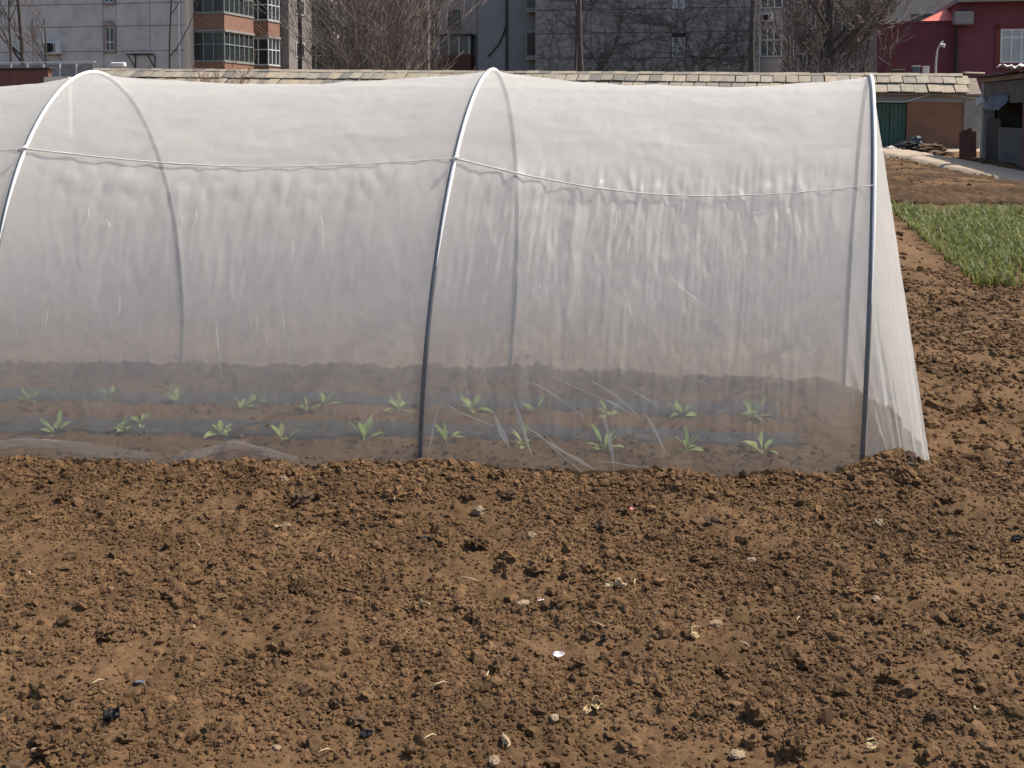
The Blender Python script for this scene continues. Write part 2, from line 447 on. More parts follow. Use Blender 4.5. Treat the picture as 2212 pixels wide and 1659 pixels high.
def on_ground(px, py, it=6):
    z = 0.0
    for _ in range(it):
        p = gnd(px, py, z); z = hz(p.x, p.y)
    return Vector((p.x, p.y, z))

def axis(parts):
    out = []
    for a, b, s in parts:
        n = max(1, int(round((b - a) / s))); out += list(np.linspace(a, b, n, endpoint=False))
    out.append(parts[-1][1]); return np.array(out)
xs = axis([(-130, -40, 6), (-40, -8, 1.2), (-8, -3.4, .12), (-3.4, -2.5, .03), (-2.5, 2.5, .0092), (2.5, 4.2, .022), (4.2, 12, .085), (12, 40, 1.0), (40, 130, 6)])
ys = axis([(-60, 0, 4), (0, 2.2, .2), (2.2, 2.55, .03), (2.55, 5.4, .0092), (5.4, 7.4, .019), (7.4, 12, .04), (12, 30, .11), (30, 60, .5), (60, 240, 6)])
gx, gy = np.meshgrid(xs, ys)
P = np.stack([gx, gy, height(gx, gy)], -1)
ground = struct(obj('ground', grid_mesh('ground', P, M['soil'])))

# dirt path along the sheds, pale only where sunlit; shaded width shown as dark soil
tt = np.linspace(-16, 22, 150); ww = np.linspace(-.5, .75, 12)
T, Wd = np.meshgrid(tt, ww, indexing='ij')
edge = .10 * pn(T * .8, T * 0 + 3, 70) * (Wd < -.2)
PX = pa.x + pdir.x * T + pnrm.x * (Wd + edge); PY = pa.y + pdir.y * T + pnrm.y * (Wd + edge)
base = height(pa.x + pdir.x * tt, pa.y + pdir.y * tt, False)
PZ = np.maximum(height(PX, PY), base[:, None]) + .07 + .03 * sstep(-.5, -.2, Wd)
PZ[:, 0] -= .15
struct(obj('path', grid_mesh('path', np.stack([PX, PY, PZ], -1), M['path'])))
# dark freshly tilled strip between the crop and the path
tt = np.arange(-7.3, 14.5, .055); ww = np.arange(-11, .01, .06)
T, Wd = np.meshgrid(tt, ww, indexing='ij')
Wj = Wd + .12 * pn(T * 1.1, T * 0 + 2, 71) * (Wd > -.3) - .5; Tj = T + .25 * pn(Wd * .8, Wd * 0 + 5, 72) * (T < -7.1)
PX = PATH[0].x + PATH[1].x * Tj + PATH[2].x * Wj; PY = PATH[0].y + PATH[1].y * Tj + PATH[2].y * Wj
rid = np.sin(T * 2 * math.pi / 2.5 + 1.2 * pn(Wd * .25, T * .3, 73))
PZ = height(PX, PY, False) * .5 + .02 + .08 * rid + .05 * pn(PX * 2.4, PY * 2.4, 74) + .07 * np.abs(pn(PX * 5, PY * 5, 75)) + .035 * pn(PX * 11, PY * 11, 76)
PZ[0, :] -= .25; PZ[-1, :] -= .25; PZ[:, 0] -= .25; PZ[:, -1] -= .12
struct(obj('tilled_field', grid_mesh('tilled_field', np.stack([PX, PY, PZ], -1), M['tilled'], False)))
# forecourt in front of the row of garages
cc = at(1890, 326, 44.5)
T, Wd = np.meshgrid(np.linspace(-1.5, 6, 40), np.linspace(-1.5, .4, 16), indexing='ij')
PX = cc.x + EW.x * T + ED.x * Wd; PY = cc.y + EW.y * T + ED.y * Wd
PZ = height(PX, PY, False) + .10 * sstep(-1.5, -1.1, Wd) - .03 + .015 * pn(PX * 1.3, PY * 1.3, 77)
struct(obj('forecourt', grid_mesh('forecourt', np.stack([PX, PY, PZ], -1), M['path'])))

# ------------------------------------------------------------------ loose soil crumbs
def rock(name, seed, sub=2, rough=.35, flat=.75, m=None, facet=False):
    bm = bmesh.new(); bmesh.ops.create_icosphere(bm, subdivisions=sub, radius=1)
    r_ = random.Random(seed)
    pl = [(Vector((r_.gauss(0, 1), r_.gauss(0, 1), r_.gauss(0, 1))).normalized(), r_.uniform(.62, .95)) for _ in range(9)]
    of = r_.uniform(0, 50)
    for v in bm.verts:
        d = v.co.normalized(); k = 1.0
        for n_, h_ in pl:
            c = d.dot(n_)
            if c > 1e-3: k = min(k, h_ / c)
        n = pn(np.array([d.x * 1.7 + of]), np.array([d.y * 1.7 + d.z * 2.3]), seed % 40)[0]
        n2 = pn(np.array([d.x * 4.7 + of]), np.array([d.y * 4.7 - d.z * 5.3]), seed % 37)[0]
        n3 = pn(np.array([d.x * 9.3 - of]), np.array([d.y * 9.3 + d.z * 10.1]), seed % 31)[0]
        v.co = d * (k * (1 + rough * n * .7 + rough * .55 * n2 + rough * .4 * n3))
        v.co.z *= flat; v.co.x *= 1.0 + .25 * (seed % 3 - 1)
    me = bpy.data.meshes.new(name); bm.to_mesh(me); bm.free()
    me.materials.append(m or M['clod'])
    if not facet: me.polygons.foreach_set('use_smooth', [False] * len(me.polygons))
    return me

lib = bpy.data.collections.new('crumb_shapes')
for k in range(12):
    lib.objects.link(bpy.data.objects.new('crumb_%02d' % k, rock('crumb', 100 + k, 2, .45, .8)))

def scatter(n, x0, x1, y0, y1, smin, smax, power, dens, seed):
    r_ = np.random.default_rng(seed)
    x = r_.uniform(x0, x1, n); y = r_.uniform(y0, y1, n)
    inside = (np.abs(x) < .44 * y + 1.2)
    keep = inside & (r_.random(n) < dens(x, y))
    x, y = x[keep], y[keep]; k = len(x)
    s = smin * (smax / smin) ** (r_.random(k) ** power)
    sc = np.stack([s * r_.uniform(.8, 1.3, k), s * r_.uniform(.8, 1.3, k), s * r_.uniform(.65, 1.05, k)], -1)
    rot = r_.uniform(0, 2 * np.pi, (k, 3)); rot[:, 0] = r_.normal(0, .5, k); rot[:, 1] = r_.normal(0, .5, k)
    z = height(x, y) + s * .12
    return np.stack([x, y, z], -1), sc, rot
def dens_out(x, y):
    t = near_y(x) - y
    band = np.exp(-((t - .16) / .2) ** 2) * .6
    return np.clip(.72 + 1.05 * fbm(x * 2.1, y * 2.6, 3, 80) + band, .15, 1)
def out_only(x, y):
    o = ((y < near_y(x) - .03) | (x > ENDX + .2 + (y - 5.1) * .25)); return dens_out(x, y) * o
def in_only(x, y):
    ny, fy = near_y(x), far_y(x)
    i = (y > ny) & (y < fy + .1) & (x < ENDX + .1)
    return i * np.clip(.25 + .7 * np.exp(-((y - fy + .1) / .14) ** 2) + .5 * fbm(x * 3, y * 3, 2, 81), 0, 1)
sets = [scatter(178000, -2.9, 3.4, 2.45, 5.3, .0032, .0075, 1.3, out_only, 1),
        scatter(23800, -2.9, 3.4, 2.45, 5.3, .0065, .0145, 2.0, out_only, 2),
        scatter(3300, -2.9, 3.4, 2.45, 5.3, .012, .027, 2.0, out_only, 3),
        scatter(5200, -2.6, 2.4, 4.72, 5.22, .010, .022, 1.6, lambda x, y: out_only(x, y) * np.exp(-((near_y(x) - y - .16) / .11) ** 2), 33),
        scatter(2600, 1.38, 1.85, 4.78, 5.15, .008, .028, 1.7, lambda x, y: np.exp(-(((x - 1.60) / .16) ** 2 + ((y - 4.95) / .13) ** 2)), 34),
        scatter(48000, .6, 5.6, 5.1, 11.0, .006, .022, 1.8, lambda x, y: out_only(x, y) * .9, 4),
        scatter(1500, 1.2, 5.2, 5.1, 12.0, .02, .042, 2.2, out_only, 5),
        scatter(15000, -3.0, 2.3, 5.1, 7.3, .005, .018, 1.7, in_only, 6),
        scatter(2500, -4, 2.5, 7.2, 11, .008, .02, 1.7, dens_out, 7),
        scatter(20000, 3, 15, 10, 38, .015, .055, 1.8, lambda x, y: np.clip(.3 + .8 * fbm(x * .7, y * 1.6, 2, 82), 0, 1) * (1 - sstep(-.3, .0, (x-CROP0.x)*EW.x+(y-CROP0.y)*EW.y) * sstep(9.2, 9.0, (x-CROP0.x)*ED.x+(y-CROP0.y)*ED.y)), 8)]
pts = np.concatenate([s[0] for s in sets]); scl = np.concatenate([s[1] for s in sets]); rt = np.concatenate([s[2] for s in sets])
me = bpy.data.meshes.new('loose_soil_crumbs'); me.vertices.add(len(pts)); me.vertices.foreach_set('co', pts.reshape(-1).astype(np.float32))
for nm, arr in (('scl', scl), ('rot', rt)):
    a = me.attributes.new(nm, 'FLOAT_VECTOR', 'POINT'); a.data.foreach_set('vector', arr.reshape(-1).astype(np.float32))
a = me.attributes.new('idx', 'INT', 'POINT'); a.data.foreach_set('value', rng.integers(0, 12, len(pts)).astype(np.int32))
me.update()
crumbs = stuff(obj('loose_soil_crumbs', me))
tag(crumbs, 'loose crumbs of dry brown soil strewn over the plot', 'soil')
ng = bpy.data.node_groups.new('crumb_scatter', 'GeometryNodeTree')
ng.interface.new_socket('Geometry', in_out='INPUT', socket_type='NodeSocketGeometry')
ng.interface.new_socket('Geometry', in_out='OUTPUT', socket_type='NodeSocketGeometry')
gi = ng.nodes.new('NodeGroupInput'); go = ng.nodes.new('NodeGroupOutput')
iop = ng.nodes.new('GeometryNodeInstanceOnPoints')
ci = ng.nodes.new('GeometryNodeCollectionInfo'); ci.inputs['Collection'].default_value = lib
ci.inputs['Separate Children'].default_value = True; ci.inputs['Reset Children'].default_value = True
iop.inputs['Pick Instance'].default_value = True
def attr(nm, ty):
    n = ng.nodes.new('GeometryNodeInputNamedAttribute'); n.data_type = ty; n.inputs['Name'].default_value = nm; return n.outputs[0]
ng.links.new(gi.outputs[0], iop.inputs['Points']); ng.links.new(ci.outputs[0], iop.inputs['Instance'])
ng.links.new(attr('idx', 'INT'), iop.inputs['Instance Index'])
ng.links.new(attr('rot', 'FLOAT_VECTOR'), iop.inputs['Rotation'])
ng.links.new(attr('scl', 'FLOAT_VECTOR'), iop.inputs['Scale'])
ng.links.new(iop.outputs[0], go.inputs[0])
crumbs.modifiers.new('scatter', 'NODES').node_group = ng

# ------------------------------------------------------------------ net tunnel
def profile(hw, H_, n=160):
    pts_ = []
    zc = .35
    for k in range(40): 
        t = k / 39; z = -.12 + (zc + .12) * t
        pts_.append((-hw * (.985 + .027 * math.sin(math.pi * .5 * max(0, z) / zc)), z))
    for k in range(1, 120):
        th = math.pi - math.pi * k / 120
        c, s_ = math.cos(th), math.sin(th)
        pts_.append((hw * 1.012 * math.copysign(abs(c) ** 1.08, c), zc + (H_ - zc) * s_))
    for k in range(40):
        t = 1 - k / 39; z = -.12 + (zc + .12) * t
        pts_.append((hw * (.985 + .027 * math.sin(math.pi * .5 * max(0, z) / zc)), z))
    a = np.array(pts_); d = np.r_[0, np.cumsum(np.hypot(*np.diff(a, axis=0).T))]
    q = np.linspace(0, d[-1], n)
    return np.stack([np.interp(q, d, a[:, 0]), np.interp(q, d, a[:, 1])], -1)
NV = 300
ARCH = []
for Np, Fp, H_, lean in HOOPS:
    C_ = (Np + Fp) / 2; w = (Fp - Np); hw = w.length / 2; w = w.normalized()
    pr = profile(hw, H_, NV)
    A = np.zeros((NV, 3))
    A[:, 0] = C_.x + w.x * pr[:, 0] + lean * pr[:, 1]
    A[:, 1] = C_.y + w.y * pr[:, 0]
    A[:, 2] = pr[:, 1]
    ARCH.append(A)
tunnel = empty('net_tunnel', (0, 6, 0))
tag(tunnel, 'long white insect-net tunnel over steel hoops with seedlings inside', 'net tunnel')
def tchild(o):
    o.parent = tunnel; o.location = -tunnel.location; return o
for i in range(4):
    A = ARCH[i]
    tchild(MB().tube([tuple(p) for p in A[::3]], .0110, 10).build('hoop', M['steel'], None, True))
for i in range(1, 4):
    A = ARCH[i]; k0 = int(np.argmax(A[:, 2] > (.85, .75, .6)[i - 1])); k1 = int(np.argmax(A[:, 2])) + 24
    tchild(MB().tube([(p[0] + .005, p[1] - .005, p[2] + .004) for p in A[k0:k1:3]], [.0085 * min(1, .15 + q_ / 12) for q_ in range(len(A[k0:k1:3]))], 8).build('net_binding', M['sleeve'], None, True))
# the net sheet
NB = 270
rows = []; V = np.linspace(0, 1, NV)
side = (V - .5) * 2
for i in range(3):
    A, B = ARCH[i], ARCH[i + 1]
    ts = np.linspace(0, 1, NB, endpoint=(i == 2))
    for t in ts:
        p = A * (1 - t) + B * t
        c = p.mean(0); c[2] = .6
        sh = math.sin(math.pi * t) ** .62
        if i == 0: sh = (math.sin(math.pi * (t ** 1.9))) ** .8 * 1.15
        z = p[:, 2]
        topw = np.clip((z - 1.1) / .65, 0, 1)
        sag = sh * (.045 * np.clip(z / .5, 0, 1) + .028 * topw)
        d = p - c; d[:, 0] = 0; dl = np.linalg.norm(d, axis=1)[:, None] + 1e-6; dn = d / dl
        u = i + t
        bay = (.5, .5, .85)[i]
        edge_f = min(1, 6 * t, 6 * (1 - t))
        low = sstep(1.42, 1.2, z); 
        # vertical pleats below the cord, long billows above it
        pl_ = pn(u * 26 + .5 * pn(u * 3, V * 5, 93), V * 3.2, 90) * .011 + np.abs(pn(u * 44, V * 4.5, 91)) * .011 + .014 * pn(u * 7, V * 6, 92)
        iso = .016 * pn(u * 5, V * 8, 192) + .010 * np.abs(pn(u * 11 + V * 5, V * 15, 191)) + .006 * np.abs(pn(u * 23 - V * 9, V * 26, 193))
        k_ = (0.0, .12, .75)[i]
        pl_ = pl_ * k_ + iso * (1 - .5 * k_)
        rg = lambda n_: (1 - np.abs(n_)) ** 5
        pl_ = pl_ * .75 + (.0045 * rg(pn(u * 17 + .9 * pn(u * 4, V * 12, 195), V * 5.5, 194)) + .003 * rg(pn(u * 33 + V * 7, V * 13, 196)) + .004 * rg(pn(u * 9 - V * 22, V * 9 + u * 4, 197))) * (.6, .65, 1.0)[i]
        bl_ = .0035 * rg(pn(u * 5 + V * 3, V * 34, 198)) + .013 * pn(u * 3.1, V * 17, 94) + .006 * pn(u * 9 + V * 4, V * 26, 95) + .004 * np.abs(pn(u * 20, V * 40, 96))
        crease = .012 * np.exp(-((z - 1.29 + .08 * math.sin(math.pi * t)) / .09) ** 2) * np.abs(pn(u * 22, V * 30, 97))
        disp = (1.35 * low * pl_ * bay + (1 - low) * bl_ + crease * 1.2) * edge_f * np.clip(z / .15 + .4, 0, 1)
        near_bottom = (V < .5) * sstep(.42, .05, z) * bay
        disp = disp + near_bottom * edge_f * .03 * pn(u * 9 + V * 14, V * 20 - u * 5, 98)
        p = p + dn * (disp - sag + .006)[:, None]
        rows.append(p)
net = np.array(rows)
tchild(obj('net_cover', grid_mesh('net_cover', net, M['net'])))
NU = net.shape[0]
def net_at(u, v):
    """u in hoops 0..3, v 0..1"""
    a = min(max(u / 3 * (NU - 1), 0), NU - 1.001); b = min(max(v * (NV - 1), 0), NV - 1.001)
    i, j = int(a), int(b); fa, fb = a - i, b - j
    return (net[i, j] * (1-fa) * (1-fb) + net[i+1, j] * fa * (1-fb) + net[i, j+1] * (1-fa) * fb + net[i+1, j+1] * fa * fb)
def v_for_z(u, z):
    col = np.array([net_at(u, k / 200) for k in range(0, 100)])
    return float(np.interp(z, col[:, 2], np.arange(100) / 200))
# cord holding the net down on the near side
for i, (za, zb, dip) in enumerate(((1.36, 1.385, .05), (1.385, 1.345, .06), (1.345, 1.235, .10))):
    cp = []
    for k in range(41):
        t = k / 40; u = i + t
        z = za * (1 - t) + zb * t - dip * math.sin(math.pi * t)
        q = net_at(u, v_for_z(u, z)); cp.append((q[0], q[1] - .016 + .013 * t + .004 * math.sin(k * 1.7), q[2]))
    cord = tchild(MB().tube(cp, [(.0034 - .0020 * k / 40) * (1 + .5 * max(0, random.gauss(0, .6))) for k in range(len(cp))], 6).build('tie_cord', M['rope'], None, True))
    for q in (cp[0],):
        tchild(MB().tube([(q[0] - .015, q[1] - .018, q[2] - .012), (q[0] + .012, q[1] - .02, q[2] + .004), (q[0] + .02, q[1] - .005, q[2] + .012)], .007, 6).build('knot', M['rope'], None, True))
# doubled-over creases in the net: narrow strips of a second layer
def crease_strip(u0, v0, u1, v1, w, bow=0.0, off=.006):
    n = 12; P_ = np.zeros((n, 3, 3))
    for k in range(n):
        t = k / (n - 1)
        u = u0 + (u1 - u0) * t + bow * math.sin(math.pi * t); v = v0 + (v1 - v0) * t
        ww = w * math.sin(math.pi * (.03 + .94 * t)) * (1 + .2 * math.sin(k * .9 + u0 * 50))
        for j in range(3):
            q = net_at(u + (j - 1) * ww * .5 / 1.95, v)
            P_[k, j] = (q[0], q[1] - off * (1.6 if j == 1 else .6), q[2])
    return P_
folds = MB()
def add_grid(mb, P_):
    n, m_ = P_.shape[:2]
    mb.add([tuple(q) for q in P_.reshape(-1, 3)], [(i*m_+j, i*m_+j+1, (i+1)*m_+j+1, (i+1)*m_+j) for i in range(n-1) for j in range(m_-1)])
rr = random.Random(5)
for k in range(70):
    bay = rr.choice((1, 2, 2, 2)); u = bay + rr.uniform(.12, .95); v = rr.uniform(.13, .29) if rr.random() < .6 else rr.uniform(.26, .292)
    add_grid(folds, crease_strip(u, v, u + rr.gauss(0, .006), v - rr.uniform(.006, .022), rr.uniform(.005, .011)))
# long slanting folds at the foot of the right-hand bay
def px_uv(px, py):
    best = None
    for i in range(0, NU, 5):
        for j in range(0, NV // 2, 3):
            q = net[i, j]; s_ = F / q[1]
            dx = 1106 + q[0] * s_ - px; dy = 243 + (CH - q[2]) * s_ - py
            e = dx * dx + dy * dy
            if best is None or e < best[0]: best = (e, i, j)
    return best[1] / (NU - 1) * 3, best[2] / (NV - 1)
for (a, b, w, bw) in (((1115, 815), (1255, 905), .016, .03), ((1180, 800), (1380, 905), .02, .0), ((1245, 820), (1385, 905), .014, .03), ((1330, 825), (1420, 900), .012, .03),
                      ((1420, 770), (1470, 870), .01, .01), ((960, 870), (1065, 935), .014, -.02), ((1110, 850), (1160, 1010), .022, .0), ((1175, 945), (1290, 1025), .026, .0),
                      ((1140, 930), (1250, 1020), .016, .01), ((1300, 880), (1330, 1015), .02, .01), ((1395, 880), (1440, 990), .014, .01), ((1000, 760), (1070, 830), .01, .0),
                      ((940, 880), (930, 990), .012, .0), ((1290, 1000), (1480, 1030), .02, .0), ((1500, 815), (1545, 850), .01, .0), ((1070, 900), (1105, 980), .03, .0),
                      ((1560, 560), (1590, 760), .012, .0), ((1450, 600), (1560, 690), .01, -.02), ((1340, 600), (1380, 720), .01, .0),
                      ((470, 700), (475, 810), .014, 0), ((610, 690), (625, 830), .014, 0), ((545, 690), (552, 800), .01, 0),
                      ((690, 470), (703, 530), .007, 0)):
    (u0, v0), (u1, v1) = px_uv(*a), px_uv(*b)
    add_grid(folds, crease_strip(u0, v0, u1, v1, w * .85, bw * .4, .009))
stuff(tchild(folds.build('net_crease', M['netfold'], None, True)))
# end curtain gathered out to the ground beyond the last hoop
A = ARCH[3]
gp = [(0, (1862, 1040)), (.10, (1915, 1034)), (.25, (1960, 1030)), (.40, (1990, 1026)), (.5, (2009, 1020)), (.56, (1992, 985)), (.64, (1940, 915)), (.72, (1912, 893)), (.86, (1875, 868)), (1.0, (1826, 852))]
gv = np.array([g[0] for g in gp]); gq = np.array([tuple(gnd(*g[1])) for g in gp])
ne, me_ = 70, 150
E = np.zeros((ne, me_, 3))
for j in range(me_):
    v = j / (me_ - 1)
    a_ = np.array([np.interp(v, V, A[:, k]) for k in range(3)])
    g_ = np.array([np.interp(v, gv, gq[:, k]) for k in range(3)]); g_[2] = hz(g_[0], g_[1]) - .04
    for i in range(ne):
        t = i / (ne - 1)
        q = a_ * (1 - t) + g_ * t
        pleat = .006 * float(pn(np.array([v * 30]), np.array([t * 9]), 66)[0]) + .022 * t ** .8 * math.sin(v * 62 + 2.2 * math.sin(v * 9)) + .012 * t * math.sin(v * 131 + 1)
        E[i, j] = (q[0] + .005 + pleat * .7, q[1] + pleat * .6, q[2] + .012 * (1 - t))
tchild(obj('end_curtain', grid_mesh('end_curtain', E, M['netend'])))
# slack net bunched on the soil along the inside of the near edge
for (px0, px1) in ((-200, 330), (380, 640)):
    bn = MB(); n = 60; P_ = np.zeros((n, 9, 3))
    for k in range(n):
        t = k / (n - 1); px = px0 + (px1 - px0) * t; g = gnd(px, 990 - 16 * math.sin(math.pi * t) + 5 * math.sin(t * 9) + (px - 300) * .014)
        for j in range(9):
            s_ = j / 8
            P_[k, j] = (g.x, g.y - .06 + .13 * s_, float(height(g.x, g.y - .06 + .13 * s_, False)) + .014 + .02 * math.sin(math.pi * t) * math.sin(math.pi * s_) * (1 + .8 * pn(np.array([k * .35]), np.array([j * .6]), 99)[0]))
    add_grid(bn, P_)
    tchild(bn.build('net_skirt', M['netskirt'], None, True))

# mulch film strips on the bed
for nm, (c_, lab) in enumerate(((.34, 'black mulch film strip under the near row of seedlings'), (.68, 'black mulch film strip under the far row of seedlings'))):
    n, m_ = 400, 14; X = np.linspace(-3.4, ENDX - .12, n)
    P_ = np.zeros((n, m_, 3))
    for j in range(m_):
        s_ = (j / (m_ - 1) - .5)
        hwid = .14 + .035 * pn(X * 1.7, X * 0 + nm, 101 + (j > 6)) + .03 * pn(X * 7, X * 0 + nm, 103 + (j > 6))
        y = near_y(X) + (far_y(X) - near_y(X)) * c_ + 2 * s_ * hwid + .015 * pn(X * .9, X * 0, 105)
        P_[:, j, 0] = X; P_[:, j, 1] = y
        P_[:, j, 2] = height(X, y, False) + .009 + .007 * pn(X * 13, y * 25, 106) + .004 * np.abs(pn(X * 30, y * 40, 107))
    P_[:, 0, 2] -= .03; P_[:, -1, 2] -= .03
    tag(obj('mulch_film', grid_mesh('mulch_film', P_, M['film'])), lab, 'mulch film')

# ------------------------------------------------------------------ seedlings
def leaf_mesh(seed, ln, wd, rise):
    r_ = random.Random(seed); n = 8; P_ = np.zeros((n, 5, 3))
    bend = r_.uniform(.35, 1.0)
    x = z = 0.0; ang = rise
    for k in range(n):
        t = k / (n - 1)
        w = wd * (.10 if t < .3 else .10 + .9 * math.sin(math.pi * min(1, (t - .3) / .7) ** .8))
        for j in range(5):
            s_ = (j / 4 - .5) * 2
            P_[k, j] = (x, s_ * w * .5, z + .22 * w * abs(s_) + .05 * w * math.sin(k * 2.3 + j * 1.9))
        ang -= bend * (1.0 / n); x += ln / n * math.cos(ang); z += ln / n * math.sin(ang)
    return grid_mesh('leaf', P_, M['leaf'])
LEAVES = [leaf_mesh(k, random.uniform(.085, .135), random.uniform(.018, .032), random.uniform(1.1, 1.5)) for k in range(6)] + [leaf_mesh(20 + k, random.uniform(.08, .11), random.uniform(.022, .034), random.uniform(.25, .6)) for k in range(4)]
near_row = [(120, 935, 1.0), (268, 935, .7), (308, 918, .75), (478, 938, 1.0), (612, 945, 1.05), (786, 950, 1.05), (966, 957, 1.1), (1133, 960, .9), (1306, 975, .95), (1484, 970, .95), (1648, 980, 1.05)]
far_row = [(62, 862, .75), (236, 855, .7), (384, 872, 1.0), (524, 880, .85), (556, 868, .75), (662, 888, .8), (702, 870, .8), (862, 886, 1.0), (1018, 882, 1.0), (1158, 885, .95), (1318, 900, 1.0), (1474, 898, 1.0), (1630, 903, 1.0)]
ordn = ['leftmost', 'second', 'third', 'fourth', 'fifth', 'sixth', 'seventh', 'eighth', 'ninth', 'tenth', 'eleventh', 'twelfth', 'thirteenth']
rs = random.Random(3)
for rowname, rw in (('near', near_row), ('far', far_row)):
    for k, (px, py, s_) in enumerate(rw):
        p = on_ground(px, py)
        e = empty('seedling', (p.x, p.y, p.z - .004), rs.uniform(0, 6.3)); e.scale = (s_ * 1.25,) * 3
        which = 'leftmost' if k == 0 else ('rightmost' if k == len(rw) - 1 else ordn[k] + ' from the left')
        tag(e, 'green leafy vegetable seedling, %s in the %s row inside the tunnel' % (which, rowname), 'seedling', 'seedlings inside the net tunnel')
        nl = rs.randint(7, 12)
        for q in range(nl):
            up = q < nl * .62
            o = obj('leaf', LEAVES[rs.randrange(6)] if up else LEAVES[6 + rs.randrange(4)], e)
            o.rotation_euler = (rs.gauss(0, .3), rs.gauss(0, .2), q * 2.4 + rs.gauss(0, .3)); o.scale = (rs.uniform(.65, 1.2), rs.uniform(.7, 1.3), rs.uniform(.65, 1.2))

# ------------------------------------------------------------------ crop bed
blade_v = []; blade_f = []
rb = np.random.default_rng(9)
cnt = 0
for row in np.arange(.05, 7.5, .105):
    for dd in np.arange(.08, 8.9, .07):
        w_ = row + rb.normal(0, .02); d_ = dd + rb.normal(0, .03)
        bx = CROP0.x + EW.x * w_ + ED.x * d_; by = CROP0.y + EW.y * w_ + ED.y * d_
        if bx > .44 * by + .8: continue
        if pn(np.array([bx * 1.4]), np.array([by * .9]), 110)[0] > .35 and rb.random() < .75: continue
        nb = rb.integers(3, 6)
        for b_ in range(nb):
            a_ = rb.uniform(0, 2 * np.pi); l_ = rb.uniform(.09, .21); wdt = rb.uniform(.005, .009); sp = rb.uniform(.25, 1.1)
            ca, sa = math.cos(a_), math.sin(a_)
            i0 = len(blade_v)
            for t, hh, rr_ in ((0, 0, 0), (.5, .55, .25), (.8, .82, .55), (1, .9 - .25 * sp, 1.0)):
                wd = wdt * (1, 1, .75, .1)[int(t * 3.01)]
                x_ = bx + ca * l_ * sp * rr_; y_ = by + sa * l_ * sp * rr_
                blade_v.append((x_ - sa * wd, y_ + ca * wd, l_ * hh)); blade_v.append((x_ + sa * wd, y_ - ca * wd, l_ * hh))
            blade_f += [(i0, i0+1, i0+3, i0+2), (i0+2, i0+3, i0+5, i0+4), (i0+4, i0+5, i0+7, i0+6)]
bv = np.array(blade_v); bv[:, 2] += height(bv[:, 0], bv[:, 1], False)
me = bpy.data.meshes.new('green_crop'); me.from_pydata(bv.tolist(), [], blade_f); me.materials.append(M['crop'])
crop = stuff(obj('green_crop', me)); tag(crop, 'dense bed of green grassy crop right of the tunnel', 'crop')
# ------------------------------------------------------------------ row of garages with slab roof
def frame(px, py, D, z=None):
    p = at(px, py, D)
    if z is not None: p.z = z
    return p
def local(E0, px, py, ly=0.0, lx=None):
    """pixel ray meets the plane local y = ly (or local x = lx) of a frame turned by PHI"""
    d = ray(px, py); o = Vector((0, 0, CH)) - E0
    if lx is None: t = (ly - o.dot(ED)) / d.dot(ED)
    else: t = (lx - o.dot(EW)) / d.dot(EW)
    q = o + d * t
    return q.dot(EW), q.dot(ED), q.z
G0 = frame(1890, 326, 44.5)
G0.z = .15
garage = empty('garage_row', G0, -PHI); garage.rotation_euler = (0, .0135, -PHI)
tag(garage, 'long low row of garages with beige stone slab roof', 'garage row')
gl = local(G0, 72, 170)[0]; gr = local(G0, 2116, 180)[0]
SL = R(25); EAVE_Y, EAVE_Z = -.36, 2.13
SLEN = 1.52
def wallbox(a, b, z0, z1, m, name='wall', y0=0.0, y1=2.3): return MB().box(a, b, y0, y1, z0, z1).build(name, m, garage)
dl, dr = local(G0, 1884, 300)[0], local(G0, 1957, 300)[0]
wallbox(dr, gr, -.4, 2.22, M['ochre'])
wallbox(gl, dl - .06, -.8, 2.22, M['ochre'])
MB().box(dl - .06, dr, .25, 2.3, -.4, 2.22).build('wall', M['void'], garage)
MB().bbox(gl, gr - .2, -.05, 0, 1.80, 2.16, .015).build('lintel', M['concrete'], garage)
MB().bbox(gr - .55, gr + .04, -.09, 0, -.3, 2.2, .02).build('pier', M['concrete'], garage)
mid_ = (dl + dr) / 2
for a, b in ((dl, mid_ - .01), (mid_ + .01, dr - .02)):
    w_ = (b - a) / 4
    lf = MB().box(a, b, .10, .13, -.1, 1.76).build('door_leaf', M['green_door'], garage)
    for k in range(4):
        MB().bbox(a + k * w_ + .006, a + (k + 1) * w_ - .006, .07, .10, -.08, 1.75, .006).build('plank', M['green_door'], lf)
MB().tube([(dl - 1, -.10, 1.78), (dl, -.11, 1.80), (dr - .1, -.12, 1.80), (dr + .5, -.11, 2.0), (dr + .9, -.1, 2.1), (dr + 2.4, -.1, 1.98)], .018, 6).build('cable', M['wframe'], garage)
